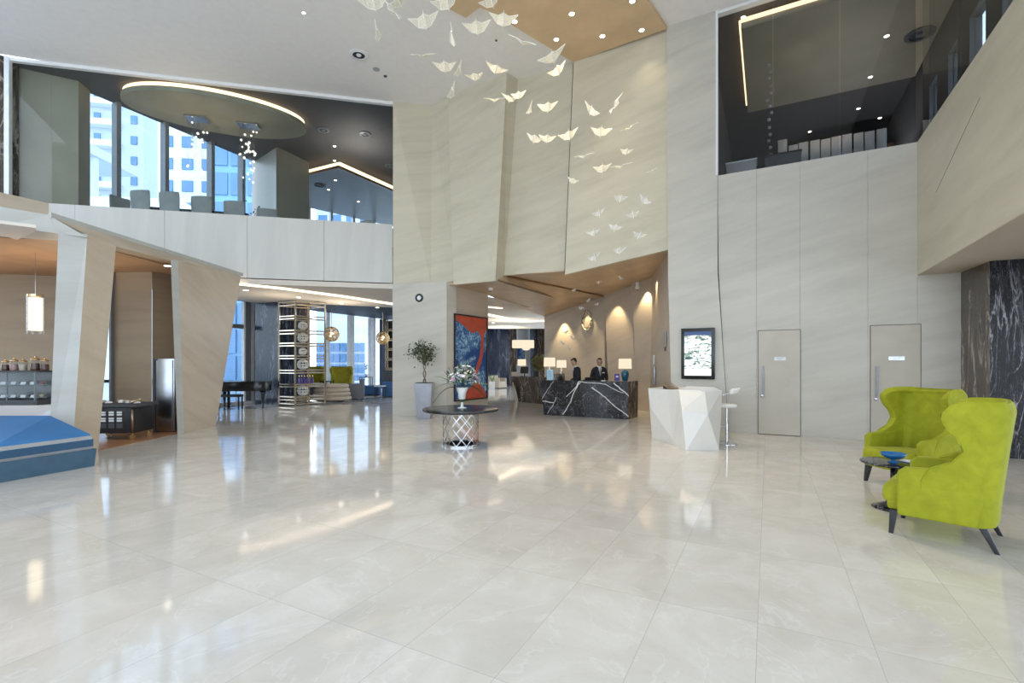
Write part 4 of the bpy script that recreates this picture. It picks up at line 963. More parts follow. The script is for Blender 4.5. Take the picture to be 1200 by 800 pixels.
# crystals hanging at the reception
# ================================================================== suspended bird ornaments
def bird_proto(mat):
    t = thing('bird_ornament', 'x', 'ornament', (0,0,0))
    for s in (-1, 1):
        m = MB(); P0, P1, E, T, B = (0,.10,0), (0,-.13,.0), (s*.12,.095,.06), (s*.27,-.10,.035), (s*.10,-.055,.045)
        m.poly([P0, E, B, P1]); m.poly([E, T, B]); m.build('wing', mat, t, solid=.004)
        m = MB()
        for p, q in ((P0,E), (E,T), (T,B), (B,P1), (E,B)): m.bar(p, q, .008)
        m.build('wing_rim', 'bird_edge' if mat == 'bird_mesh' else 'bird_glass', t)
    m = MB(); m.tube([(0,.16,-.005), (0,.08,-.012), (0,-.10,-.008), (0,-.19,0)], [.002,.012,.009,.002], 6); m.build('body', 'bird_edge', t, smooth=True)
    return t
birds = [ # px, py, span px, tilt deg, kind (o open from below, s edge on, t turned), where
 (438,4,38,8,'o','at the left end of the top row'), (459,14,34,-50,'s','diving beside the leftmost bird of the top row'), (468,3,28,70,'t','second from the left along the top edge'),
 (444,38,28,58,'t','above the large round ceiling speaker'), (498,26,37,8,'o','below the bird over the ceiling corner, second row'), (524,3,38,18,'o','crossing the tip of the wooden ceiling at the top'),
 (528,44,32,-42,'t','just beneath the broad second row bird'), (496,67,28,2,'s','thin and flat, right of the large ceiling speaker'), (521,79,28,2,'o','pale, under the thin flat bird'),
 (539,82,22,32,'t','overlapping the pale bird from the right'), (576,2,30,38,'o','at the top edge over the wooden ceiling'), (559,33,34,12,'o','directly under the notch of the wooden ceiling'),
 (590,24,34,-6,'o','beside the ceiling lamp at the wood edge'), (612,51,34,-20,'s','gliding below the left wood ceiling lamp'), (581,82,28,-52,'t','standing out above the fold of the wall'),
 (556,91,22,35,'t','small, left of the steeply tilted one at the ceiling edge'), (531,108,24,32,'t','where white ceiling meets the leftmost stone fold'), (648,68,36,62,'t','large, right under the starry ceiling lamp'),
 (654,83,26,40,'o','hugging the large bird under the starry lamp'), (579,118,25,0,'s','hair thin V against the dark stone fold'), (596,116,20,10,'t','left of a pair on the stone fold'),
 (608,112,19,12,'o','right of a pair on the stone fold'), (622,128,20,32,'t','alone right of the dark stone fold'), (642,126,25,5,'o','beside the seam of the middle panel, wings level'),
 (692,130,25,-12,'t','left one of two beside the warm wall glow'), (722,124,28,60,'s','standing upright near the warm wall glow'), (626,163,21,-14,'o','left half of the low pair on the middle panel'),
 (641,163,21,-8,'o','right half of the low pair on the middle panel'), (667,159,26,20,'o','star shaped, on the panel seam'), (704,155,25,0,'o','level, below the tilted one beside the glow'),
 (737,151,23,26,'s','rightmost of its row, gliding'), (734,178,16,-10,'o','faint, under the rightmost gliding bird'), (684,184,24,12,'s','bright, right of the panel seam'),
 (706,198,22,14,'o','faint, left in the lower middle row'), (727,196,26,12,'s','bright, centre of the lower middle row'), (763,201,14,22,'s','tiny, far right beside the stone pier'),
 (671,212,14,-20,'o','small, lowest of the white ones by the seam')]
glassb = [(727,233,'top left of the clear cluster'), (755,235,'top right of the clear cluster'), (702,250,'second row left in the clear cluster'), (742,252,'second row right in the clear cluster'), (721,267,'centre of the clear cluster'),
 (696,273,'left of centre in the clear cluster'), (749,276,'rightmost low one of the clear cluster'), (726,294,'lowest right of the clear cluster'), (697,302,'lowest left, above the copper soffit edge')]
crys = [(664,389,'beside the first wall light glow'), (671,396,'under the first wall light glow'), (659,402,'lowest left of the reception wall group'), (667,408,'lowest right of the reception wall group'), (690,352,'under the soffit above the emblem'),
 (681,361,'just left above the emblem'), (700,356,'right above the emblem'), (673,340,'highest under the soffit fold'), (702,331,'middle of the soffit by a camera'), (727,326,'rightmost under the soffit')]
pm = bird_proto('bird_mesh'); pg = bird_proto('bird_glass'); first = {id(pm): True, id(pg): True}
rb = random.Random(11)
def put_bird(proto, px, py, span, tilt, kind, label, group, size=None, d=None):
    size = size or .54
    if d is None: d = max(5.2, min(11.2, size*F/span*.95))
    sc_ = span*d/F/.54
    p = U(px, py, d)
    pitch = {'o': 78, 's': 6, 't': 55}[kind]-(0 if kind != 's' else math.degrees(math.atan2(p.z-H, d))*0)
    el = math.degrees(math.atan2(p.z-H, d)); pitch = {'o': el-62, 's': el-14, 't': el-50}[kind]; yaw = {'o': rb.uniform(-15,15), 's': 0, 't': rb.choice((-1,1))*38}[kind]
    rot = (Matrix.Rotation(math.radians(-tilt), 4, 'Y') @ Matrix.Rotation(math.radians(pitch), 4, 'X') @ Matrix.Rotation(math.radians(yaw), 4, 'Y')).to_euler()
    if first[id(proto)]:
        r = proto; first[id(proto)] = False; r.location = p; r.rotation_euler = rot; r['label'] = label; r['group'] = group
    else: r = dup(proto, p, 0, label, group, None, rot)
    r.scale = (sc_,)*3; return r
for px, py, sp_, ti, kd, wh in birds: put_bird(pm, px, py, sp_, ti, kd, 'white mesh bird ornament '+wh, 'white mesh birds hanging from the ceiling')
for i, (px, py, wh) in enumerate(glassb): put_bird(pg, px, py, 18, (-12, -30, 20, 24, -14, 22, -20, 4, 20)[i], 'o', 'clear glass bird ornament '+wh, 'clear glass birds in front of the stone panel', d=11.0-.02*i)
for i, (px, py, wh) in enumerate(crys): put_bird(pg, px, py, 8, rb.uniform(-40,40), 'o', 'tiny gold lit glass bird '+wh, 'tiny glass birds at the reception', d=(15.8 if py < 380 else 17.0) if i < 8 else 14.5)

# ================================================================== downlights, vents, ceiling devices
dl = thing('downlight', 'x', 'ceiling light', (0,0,0))
m = MB(); m.lathe([(.075,0), (.09,-.004), (.09,-.012), (.075,-.012)], 20); m.build('trim_ring', 'white_paint', dl)
m = MB(); m.lathe([(0,-.004), (.074,-.004), (.074,-.014), (0,-.014)], 16); m.build('lens', 'spot_disc', dl)
fd_ = [True]
def downlight(px, py, z, label, group, k=1.0):
    p = CZ(px, py, z)
    if fd_[0]: fd_[0] = False; dl.location = p; dl['label'] = label; dl['group'] = group; dl.scale = (k,)*3; return dl
    return dup(dl, p, 0, label, group, k)
gw = 'recessed lights in the wooden ceiling'
for px, py, wh in ((603,25,'touching the left wood edge'), (652,46,'starry one above the large bird'), (670,16,'in the middle of the wood, upper'), (706,42,'in the middle of the wood, lower'), (752,35,'near the stone corner'), (741,1,'at the top edge of the picture')):
    downlight(px, py, wz, 'small bright recessed light in the wooden ceiling, '+wh, gw, .8)
downlight(356,15,CE,'tiny recessed light alone in the white ceiling', 'white ceiling lights', .5)
gl = 'recessed lights in the upper restaurant ceiling'
for px, py, z, wh in ((392,171,9.74,'above the chevron cove, upper'), (392,188,9.74,'at the tip of the chevron cove'), (345,187,9.74,'left of the olive column edge'), (434,208,9.74,'above the right arm of the chevron'),
                      (385,222,9.34,'on the lower soffit, left'), (420,236,9.34,'on the lower soffit, right'), (393,211,9.34,'on the lower soffit just under the chevron')):
    downlight(px, py, z, 'small round light '+wh, gl, .75)
gr_ = 'recessed lights in the upper lounge ceiling'
for px, py, z, wh in ((871,20,9.77,'by the corner of the warm cove'), (1039,42,9.41,'highest on the tray'), (1020,90,9.41,'lower on the tray'), (1006,127,9.77,'over the pale chair backs'), (1031,138,9.77,'beside the rightmost chair backs'), (949,154,9.77,'low, over the middle chair backs')):
    downlight(px, py, z, 'small round light behind the dark glass '+wh, gr_, .7)
gc = 'recessed lights in the lounge and hall ceilings'
for px, py, z, wh in ((288,339.5,3.925,'above the window columns'), (350,348,3.925,'above the shelf frame'), (400,355,3.925,'above the globe pendant'), (442,360,3.925,'above the far pendant'), (197,311,3.75,'in the brown cafe ceiling'), (578,378,3.71,'in the hall ceiling before the dark column')):
    downlight(px, py, z, 'small round light '+wh, gc, 1.0)
# ceiling speaker
def ring_vent(px, py, z, r, label, dark='black_matte', rim='white_paint', cat='vent', name='ceiling_vent'):
    t = thing(name, label, cat, tuple(CZ(px, py, z)))
    m = MB(); m.lathe([(r*.68,0), (r,-.004), (r,-.02), (r*.68,-.035), (r*.66,-.01)], 32); m.build('rim', rim, t, smooth='auto')
    m = MB(); m.lathe([(0,-.004), (r*.67,-.004), (r*.67,-.012), (0,-.012)], 24); m.build('recess', dark, t)
    m = MB(); m.lathe([(0,-.012), (r*.3,-.012), (r*.24,-.035), (0,-.04)], 16); m.build('core', rim, t, smooth=True)
    return t
ring_vent(420.5,64,CE,.24,'large round white ring speaker with dark recess in the white ceiling', cat='speaker', name='ceiling_speaker')
m = MB(); m.lathe([(0,0), (.095,0), (.095,-.012), (0,-.014)], 24, tuple(CZ(441,81,CE))); tag(m.build('access_disc', 'grey_band'), 'plain grey disc in the white ceiling beside the large speaker', 'ceiling disc')
m = MB(); m.lathe([(0,0), (.05,0), (.045,-.02), (0,-.03)], 16, tuple(CZ(451.5,89,CE))); tag(m.build('smoke_detector', 'charcoal'), 'small dark smoke detector next to the plain grey disc', 'detector')
m = MB(); m.lathe([(0,0), (.03,0), (.03,-.02), (0,-.03)], 12, tuple(CZ(581.5,47,CE))); tag(m.build('smoke_detector', 'charcoal'), 'tiny dark detector in the white ceiling near the wooden panel', 'detector')
for px, py, z, wh in ((379,152,9.74,'beside the oval disc'), (428,157,9.74,'upper right of the restaurant ceiling'), (457,194,9.74,'near the right arm of the chevron')):
    ring_vent(px, py, z, .2, 'round grey air vent in the restaurant ceiling, '+wh, 'black_matte', 'mullion')
ring_vent(375,217,9.34,.24,'round black ringed vent on the lower restaurant soffit', 'mullion', 'black_matte')
ring_vent(1078,40,9.41,.3,'large round dark speaker in the olive tray behind the dark glass', 'black_matte', 'charcoal', 'speaker', 'ceiling_speaker')
ring_vent(607,346.5,4.02,.30,'round dark vent in the copper soffit, nearer the painting', 'black_matte', 'bronze')
ring_vent(653,359.5,3.88,.22,'round dark vent in the copper soffit above the recessed wall', 'black_matte', 'bronze')
for px, py, z, wh in ((575,336,3.96,'near the painting'), (747,335,4.12,'near the warm wall lights')):
    c = CZ(px, py, z); t = thing('security_camera', 'white ceiling security camera under the copper soffit '+wh, 'camera', tuple(c))
    m = MB(); m.lathe([(0,0.12), (.055,.12), (.055,-.02), (.075,-.03), (.07,-.09), (0,-.14)], 16); m.build('housing', 'paper', t, smooth='auto')
    m = MB(); m.lathe([(0,-.13), (.03,-.125), (.02,-.145), (0,-.15)], 12); m.build('lens', 'black_gloss', t)
# the recessed lights of the wooden ceiling light the hall below
for (px, py), tg in zip(((603,25), (652,46), (670,16), (706,42), (752,35), (741,1)), ((-1.5,6.5,0), (-.5,8.5,0), (0,5,0), (1.2,8.5,0), (3.4,11.2,4.5), (1.5,5.5,0))):
    q = CZ(px, py, wz-.02); l_ = lamp('ceiling_spot', 'SPOT', q, (290, 40)[int(tg[2] > 0)], (1,.84,.62), .05, angle=95, blend=.9); aim(l_, tg)
# wall washing spots
for px, z, k in ((661.5,3.5,115), (689.5,3.75,45)):
    p = onR(px, z)+nn*.30; s = lamp('wall_light', 'SPOT', p, k, (1,.78,.45), .03, angle=75); aim(s, onR(px, 1.6)+nn*.02)
for (px, d, z) in ((718,17.0,4.05), (756,15.75,4.1)):
    p = UZ(px-.5,d,z); s = lamp('wall_light', 'SPOT', p, 100, (1,.78,.45), .03, angle=70); aim(s, UZ(px+1,d+.42,1.8))
p = UZ(768.5,14.6,4.05); s = lamp('wall_light', 'SPOT', p, 120, (1,.78,.45), .03, angle=60); aim(s, UZ(772,14.6,1.8))
# ================================================================== faceted podium, tablet, bar stool, screen
lo = [UZ(764,10.27,0), UZ(788,9.42,0), UZ(804,8.78,0), UZ(842.5,8.86,0), UZ(838,10.2,0), UZ(790,11.0,0)]
hi = [UZ(759.5,10.3,1.06), UZ(782,9.75,1.06), UZ(795.5,9.3,1.08), UZ(826,9.05,1.06), UZ(846,9.4,1.06), UZ(838,10.5,1.06), UZ(780,11.1,1.06)]
pc = UZ(805,9.7,0)
t = thing('podium', 'white faceted angular podium desk in front of the wall screen', 'podium', tuple(pc))
def s_(p, z=None): q = Vector(p)-pc; return Vector((q.x, q.y, p[2] if z is None else z))
L = [s_(p, 0.0) for p in lo]; Hh = [s_(p) for p in hi]
Lz = lambda px, d, z: s_(UZ(px, d, z))
# kinked middle ring of points between the floor and top outlines
mm = [Lz(763.5,10.2,.62), Lz(775.5,9.75,.40), Lz(789,9.33,.10), Lz(799,8.95,.72), Lz(829.5,8.78,.66), Lz(845,9.35,.55)]
m = MB()
V = {}
def tri(*p): m.poly(p)
a0_, a1_, a2_, a3_, a4_, a5_ = L; t0,t1,t2,t3,t4_,t5,t6 = Hh; m0,m1,m2,m3,m4,m5 = mm
faces = [(t0,m0,t1),(m0,m2,t1),(m0,a0_,m2),(a0_,a1_,m2),(t1,m2,t2),(t2,m2,m3),(a1_,a2_,m2),(m2,a2_,m3),(t2,m3,t3),(m3,m4,t3),(m3,a2_,m4),(a2_,a3_,m4),(t3,m4,t4_),(m4,m5,t4_),(m4,a3_,m5),
         (a3_,a4_,m5),(t4_,m5,t5),(m5,a4_,t5),(a4_,a5_,t6,t5),(a5_,a0_,m0,t0,t6)]
vm = {}
for fc_ in faces:
    vs = []
    for p in fc_:
        kk_ = tuple(round(x,5) for x in p)
        if kk_ not in vm: vm[kk_] = m.b.verts.new(p)
        vs.append(vm[kk_])
    m._f(vs)
m._f([vm[tuple(round(x,5) for x in p)] for p in (t0,t1,t2,t3,t4_,t5,t6)])
m._f([vm[tuple(round(x,5) for x in p)] for p in (a5_,a4_,a3_,a2_,a1_,a0_)])
m.build('faceted_body', 'podium_white', t)
m = MB(); m.prism([(p*.96).xy[:] for p in (t2+Vector((.05,.08,0)), t3+Vector((-.02,.1,0)), t4_, t5, t6+Vector((.4,-.2,0)))], 1.061, 1.075); m.build('top_sheet', 'paper', t)
t = thing('tablet', 'dark brown tablet on a small wedge stand on top of the white podium', 'tablet', tuple(UZ(785.5,9.95,1.063)), .5); t.scale = (1.35,)*3
m = MB(); m.box((0,0,.045), (.22,.16,.014), rot=Euler((math.radians(28),0,0))); m.build('screen_case', 'bronze', t, bevel=.004)
m = MB(); m.hexa([(-.08,-.03,0), (.08,-.03,0), (.08,.07,0), (-.08,.07,0)], [(-.08,-.03,.015), (.08,-.03,.015), (.08,.07,.06), (-.08,.07,.06)]); m.build('wedge', 'black_matte', t)
# bar stool
t = thing('bar_stool', 'white and chrome bar stool on a round base behind the white podium', 'stool', tuple(UZ(851.5,9.55,0)), -.5)
m = MB(); m.lathe([(0,0), (.20,0), (.20,.01), (.10,.03), (.03,.045), (0,.045)], 32); m.build('base', 'chrome', t, smooth='auto')
m = MB(); m.lathe([(.028,.04), (.028,.40), (.020,.41), (.020,.70), (.05,.71), (.05,.72)], 16); m.build('column', 'chrome', t, smooth='auto')
m = MB(); m.tube([(.03,0,.34), (-.14,-.10,.34), (-.19,0,.34), (-.14,.10,.34), (.03,.02,.34)], .010, 8); m.build('foot_ring', 'chrome', t, smooth=True)
m = MB(); m.lathe([(.0,.72), (.16,.72), (.185,.745), (.18,.775), (.14,.785), (0,.785)], 32, (0,0,0), 1.05, .95); m.build('seat', 'petal_white', t, smooth='auto')
m = MB()
for s in (-1, 1): m.tube([(-.10,s*.14,.73), (-.20,s*.17,.80), (-.14,s*.19,.95), (.05,s*.19,1.0)], .010, 7)
m.build('back_frame', 'chrome', t, smooth=True)
rows = []
for i in range(13):
    a = -1.25+2.5*i/12; x, y = math.cos(a), math.sin(a); z = 1.05+.04*math.cos(a)
    rows.append([(.19*x-.0, .20*y, z-.06), (.21*x, .22*y, z-.03), (.225*x, .235*y, z+.02)])
m = MB(); m.grid(rows); m.build('backrest', 'petal_white', t, smooth=True, solid=.03, bevel=.008)
# wall screen
b = -.06
def pier(px, z, b=-.06): q = R(a_of(px, b), b); return Vector((q.x, q.y, z))
pL, pR_ = pier(798.8,0), pier(837.8,0); cz = (pL+pR_)/2; dd = cz.y
z0, z1 = H-19*dd/F, H+40.5*dd/F
t = thing('wall_screen', 'black framed portrait display screen lit on the stone pier', 'screen', (cz.x,cz.y,(z0+z1)/2), -TH)
ww, hh_ = (pR_-pL).length, z1-z0
m = MB(); m.box((0,-.035,0), (ww,.07,hh_)); m.build('casing', 'black_gloss', t, bevel=.006)
m = MB(); m.box((0,-.073,0), (ww-.15,.006,hh_-.17)); m.build('picture', 'tv_picture', t)
# wall intercom frames beside the pier, on the reception side wall
def side(px, z, off=.03):
    p, q = UZ(762,15.75,0), e1; D = q-p; tt = (px-600)/F; k = (tt*p.y-p.x)/(D.x-tt*D.y); r = p+D*k; return Vector((r.x-off, r.y, z)), math.atan2(D.y, D.x)
for nm, px, y0, y1, w_, lab, mt, ct in (('notice_frame',780.5,389,405,.30,'small grey framed notice on the reception side wall','grey_band','notice'), ('notice_frame',780.3,406.5,411,.12,'small dark plate below the grey framed notice','charcoal','plate'), 
                            ('wall_box',767.5,429,452,.34,'tall dark metal box low on the reception side wall','steel','wall box'), ('paper_notice',767.5,416,427,.14,'white paper notice above the tall dark metal box','paper','notice')):
    (p, rz) = side(px, 0); d0 = p.y; za, zb_ = H+(HY-y1)*d0/F, H+(HY-y0)*d0/F
    t = thing(nm, lab, ct, (p.x,p.y,(za+zb_)/2), rz)
    m = MB(); m.box((0,0,0), (w_,.03,zb_-za)); m.build('casing', mt, t, bevel=.004)
    m = MB(); m.box((0,-.018,.0), (w_*.75,.008,(zb_-za)*.8)); m.build('face', 'grey_olive' if mt != 'paper' else 'paper', t)
# small dark hand gel stand foot at the podium
# ================================================================== receptionists
def skin_body(name, joints, edges, mat, parent, sub=2):
    me = bpy.data.meshes.new(name); idx = {k: i for i, k in enumerate(joints)}
    me.from_pydata([joints[k][0] for k in joints], [(idx[a], idx[b]) for a, b in edges], [])
    o = bpy.data.objects.new(name, me); C.objects.link(o); o.modifiers.new('skin', 'SKIN'); 
    sv = me.skin_vertices[0].data
    for k, i in idx.items():
        r = joints[k][1]; sv[i].radius = r if isinstance(r, tuple) else (r, r)
    sv[0].use_root = True
    u = o.modifiers.new('u', 'SUBSURF'); u.levels = u.render_levels = sub
    bake(o); o.data.materials.append(M[mat]); o.parent = parent
    for p in o.data.polygons: p.use_smooth = True
    return o
def person(label, loc, rz, lean, pose, glasses=False, badge=False):
    t = thing('person', label, 'person', loc, rz)
    def ln(x, y, z):  # lean the upper body forward (-Y)
        if z > .95: y -= (z-.95)*math.tan(lean)
        return (x, y, z)
    hd = ln(0,-.02-.25*math.sin(lean),1.62)
    J = {'pelvis': (ln(0,0,.98), (.15,.11)), 'waist': (ln(0,0,1.10), (.14,.10)), 'chest': (ln(0,0,1.28), (.17,.115)), 'collar': (ln(0,.01,1.38), (.06,.05)), 'neck': (ln(0,0,1.50), .055), 'neck2': (ln(0,-.015,1.55), .052)}
    Eg = [('pelvis','waist'), ('waist','chest'), ('chest','collar'), ('collar','neck'), ('neck','neck2')]
    for s, S in ((-1,'r'), (1,'l')):
        J['hip'+S] = (ln(s*.09,0,.90), .095); J['knee'+S] = ((s*.10,-.01,.50), .062); J['ank'+S] = ((s*.10,.02,.09), .042); J['toe'+S] = ((s*.11,-.13,.035), .035)
        Eg += [('pelvis','hip'+S), ('hip'+S,'knee'+S), ('knee'+S,'ank'+S), ('ank'+S,'toe'+S)]
        J['sh'+S] = (ln(s*.175,.01,1.375), .05); J['el'+S] = (ln(s*.245,.02,1.12), .046); J['wr'+S] = (ln(s*.17,-.22,1.02 if pose == 'a' else 1.04), .028)
        Eg += [('collar','sh'+S), ('sh'+S,'el'+S), ('el'+S,'wr'+S)]
    body = skin_body('body', J, Eg, 'skin', t)
    # head with face as part of the continuous skin: joined into the body mesh
    m = MB(); hx = Vector(hd)
    tilt = Euler((math.radians(pose == 'a' and 34 or 16), 0, 0)).to_matrix()
    rows = []
    prof = [(-.115,.030,.030,-.045), (-.105,.045,.048,-.035), (-.08,.058,.066,-.018), (-.05,.066,.080,-.008), (-.02,.071,.090,0), (.01,.074,.096,.003), (.04,.076,.098,.006), (.07,.072,.092,.008), (.095,.058,.074,.010), (.112,.036,.046,.012), (.12,.01,.012,.012)]
    for z, rx, ry, cy in prof:
        ring = []
        for k in range(24):
            a = 2*PI*k/24; x = rx*math.cos(a); y = cy+ry*math.sin(a)
            fr = max(0, -math.sin(a))**14                     # front of the face
            if abs(z+.02) < .035: y -= fr*.018*(1-abs(z+.02)/.04)   # nose
            if abs(z-.01) < .02 and abs(abs(a-1.5*PI)-.38) < .2: y += .008     # eye sockets
            ring.append(hx+tilt @ Vector((x, y, z)))
        rows.append(ring)
    m.grid(rows, closed=True); m._f([v for v in m.b.verts][:24])
    for s in (-1, 1): m.ball(hx+tilt @ Vector((s*.076,.012,-.01)), .02, 8, (.5,.9,1.4))
    hm = m.build('headtmp', 'skin', smooth=True, sub=1)
    # hands: palm and five fingers
    hands = MB()
    for s, S in ((-1,'r'), (1,'l')):
        w0 = Vector(J['wr'+S][0]); fwd = Vector((-s*.3,-1,-.12)).normalized(); sd_ = fwd.cross(Vector((0,0,1))).normalized()
        hands.tube([w0-fwd*.02, w0+fwd*.03, w0+fwd*.075], [.026,.034,.032], 8)
        for i in range(4):
            o_ = sd_*(.024*(i-1.5)*.8); L_ = (.062,.075,.08,.068)[i] if s > 0 else (.068,.08,.075,.062)[i]
            b0 = w0+fwd*.07+o_; hands.tube([b0, b0+fwd*L_*.5+Vector((0,0,-.006)), b0+fwd*L_*.8+Vector((0,0,-.024)), b0+fwd*L_*.95+Vector((0,0,-.042))], [.0095,.009,.008,.006], 7)
        b0 = w0+fwd*.025-sd_*s*(-.026); hands.tube([b0, b0+fwd*.03+sd_*s*.022, b0+fwd*.055+sd_*s*.028+Vector((0,0,-.012))], [.011,.010,.007], 7)
    hb = hands.build('handtmp', 'skin', smooth=True)
    for o2 in (hm, hb):
        bm = bmesh.new(); bm.from_mesh(body.data); bm.from_mesh(o2.data); bm.to_mesh(body.data); bm.free(); bpy.data.objects.remove(o2)
    for p in body.data.polygons: p.use_smooth = True
    # hair
    m = MB(); rows = []
    for z, rx, ry, cy in prof[3:]:
        z2 = z
        ring = []
        for k in range(24):
            a = 2*PI*k/24; g = 1.10; x = rx*g*math.cos(a); y = cy+ry*g*math.sin(a)
            front = -math.sin(a)
            if front > -.05 and z < .075: x *= .84; y = min(y, 99)*1.0+(front+.05)*ry*.55
            ring.append(hx+tilt @ Vector((x, y, z2+.012)))
        rows.append(ring)
    m.grid(rows, closed=True); m._f([v for v in m.b.verts][-24:]); m.build('hair', 'hair', t, smooth=True)
    # jacket over the torso and arms
    Jk = {k: (v[0], tuple(x*1.13+.012 for x in (v[1] if isinstance(v[1], tuple) else (v[1],)*2))) for k, v in J.items() if k in ('pelvis','waist','chest','collar') or k[:2] in ('sh','el','wr')}
    Jk['collar'] = (Vector(J['collar'][0])+Vector((0,0,.06)), (.115,.085)); Jk['pelvis'] = (Vector(J['pelvis'][0])+Vector((0,0,-.12)), (.19,.135))
    Jk['shr'] = (Vector(J['shr'][0])+Vector((0,0,.01)), .082); Jk['shl'] = (Vector(J['shl'][0])+Vector((0,0,.01)), .082)
    for S in 'rl': Jk['wr'+S] = (Vector(J['el'+S][0]).lerp(Vector(J['wr'+S][0]), .93), .042); Jk['el'+S] = (J['el'+S][0], .06)
    Ek = [('pelvis','waist'), ('waist','chest'), ('chest','collar')]+[e for S in 'rl' for e in (('collar','sh'+S), ('sh'+S,'el'+S), ('el'+S,'wr'+S))]
    skin_body('jacket', Jk, Ek, 'suit_black', t)
    Jt = {'pelvis': ((0,0,.93), (.16,.12))}; Et = []
    for s, S in ((-1,'r'), (1,'l')):
        Jt['hip'+S] = ((s*.095,0,.84), .11); Jt['knee'+S] = ((s*.10,0,.50), .078); Jt['ank'+S] = ((s*.10,.02,.07), .062); Et += [('pelvis','hip'+S), ('hip'+S,'knee'+S), ('knee'+S,'ank'+S)]
    skin_body('trousers', Jt, Et, 'suit_black', t)
    # shirt front, collar and tie
    fy = -.135
    def fp(x, z, dy=0): q = ln(x, 0, z); return Vector((q[0], q[1]+fy+dy, q[2]))
    m = MB(); m.slab([fp(-.05,1.455,.035), fp(.05,1.455,.035), fp(0,1.20,-.012)], .012, (0,1,0)); m.build('shirt_front', 'shirt', t)
    m = MB(); c = Vector(ln(0,0,1.485)); m.lathe([(.062,-.03), (.064,.02), (.058,.035), (.054,.02)], 20, tuple(c)); m.build('shirt_collar', 'shirt', t, smooth=True)
    m = MB(); m.slab([fp(-.014,1.445,.018), fp(.014,1.445,.018), fp(.024,1.25,-.018), fp(0,1.21,-.02), fp(-.024,1.25,-.018)], .01, (0,1,0)); m.build('tie', 'tie', t)
    for s in (-1, 1):
        m = MB(); m.box((s*.10,-.05,.035), (.10,.28,.07)); m.build('shoe', 'black_gloss', t, bevel=.025, seg=3)
    if glasses:
        m = MB()
        for s in (-1, 1):
            cc = hx+tilt @ Vector((s*.032,-.104,.012)); m.tube([cc+tilt @ Vector((.022*math.cos(k*PI/6), 0, .016*math.sin(k*PI/6))) for k in range(12)], .003, 5, True)
            m.bar(hx+tilt @ Vector((s*.054,-.10,.016)), hx+tilt @ Vector((s*.078,.0,.012)), .005)
        m.build('glasses', 'black_matte', t)
    if badge:
        m = MB(); q = fp(.095,1.30,-.005); m.box(q, (.07,.012,.025)); m.build('name_badge', 'paper', t)
    return t
person('man in black suit with head bowed, standing sideways behind the reception desk', tuple(UZ(677,15.05,0)), math.radians(-88), .10, 'a')
person('man in black suit with glasses and white name badge, facing the hall behind the desk', tuple(UZ(702,14.85,0)), math.radians(4), .05, 'b', True, True)

# ================================================================== blue lounge platform seat at the left
Pp = [(-6.46,7.50), (-6.81,6.41), (-7.55,4.3), (-11,4.3), (-11,7.72), (-7.2,7.72)]
def inset(poly, s, c=(-9,6.2)): return [(x+(c[0]-x)*s, y+(c[1]-y)*s) for x, y in poly]
t = thing('platform_seat', 'low angular blue platform seat with sloped top and grey bands beside the cafe pillar', 'seat', (-9,6.2,0))
rl = lambda poly: [(x+9, y-6.2) for x, y in poly]
m = MB(); m.prism(rl(inset(Pp,.01)), 0, .27, rl(inset(Pp,.0))); m.build('base_tier', 'slate_blue', t)
m = MB(); m.prism(rl(inset(Pp,.02)), .27, .31, rl(inset(Pp,.012))); m.build('band', 'grey_band', t)
m = MB(); m.prism(rl(inset(Pp,.014)), .31, .42, rl(inset(Pp,.014))); m.build('middle_tier', 'navy_lacquer', t)
m = MB(); m.prism(rl(inset(Pp,.016)), .42, .475, rl(inset(Pp,.026))); m.build('band', 'grey_band', t)
pb_, pt_ = rl(inset(Pp,.024)), rl(inset(Pp,.03))
top = [(*pt_[0],.50), (*pt_[1],.50), (*pt_[2],.50), (*pt_[3],.74), (*pt_[4],.76), (pt_[5][0]-.1,pt_[5][1],.76)]
m = MB(); lo_ = [(*p,.475) for p in pb_]; m.b.verts.index_update()
A = [m.b.verts.new(p) for p in lo_]; B = [m.b.verts.new(p) for p in top]; m._f(A[::-1])
for i in range(6): m._f([A[i], A[(i+1)%6], B[(i+1)%6], B[i]])
m._f([B[0],B[1],B[5]]); m._f([B[1],B[2],B[4],B[5]]); m._f([B[2],B[3],B[4]])
m.build('sloped_top', 'blue_lacquer', t)

# ================================================================== cafe
t = thing('counter', 'white angular cafe counter under the glass pastry display', 'counter', tuple(UZ(20,9.6,0)))
o_ = UZ(20,9.6,0)
m = MB(); m.hexa([UZ(-60,9.4,0)-o_, UZ(70,9.75,0)-o_, UZ(70,10.5,0)-o_, UZ(-60,10.2,0)-o_], [UZ(-60,9.25,.76)-o_, UZ(70,9.6,.76)-o_, UZ(70,10.5,.76)-o_, UZ(-60,10.2,.76)-o_]); m.build('body', 'white_paint', t)
m = MB(); m.slab([UZ(8,9.38,.0)-o_, UZ(60,9.62,.70)-o_, UZ(68,9.64,.70)-o_, UZ(68,9.74,0)-o_], .02, (0,-1,0)); m.build('angled_facet', 'mullion_white', t)
cs = UZ(10,9.85,.76); t = thing('display_case', 'glass pastry display case with dark frame on the white cafe counter', 'display case', tuple(cs))
cwx = 1.75
m = MB(); m.box((0,0,.05), (cwx,.6,.10)); m.build('base', 'charcoal', t)
m = MB(); m.box((0,0,.665), (cwx,.6,.03)); m.build('top', 'charcoal', t)
m = MB(); m.box((0,.28,.37), (cwx,.03,.56)); m.build('back_panel', 'steel', t)
for z in (.12,.38): m = MB(); m.box((0,0,z), (cwx-.05,.5,.015)); m.build('glass_shelf', 'glass_clear', t)
for x in (-.85,-.29,.27,.83): m = MB(); m.box((x,-.29,.37), (.025,.025,.56)); m.build('post', 'steel', t)
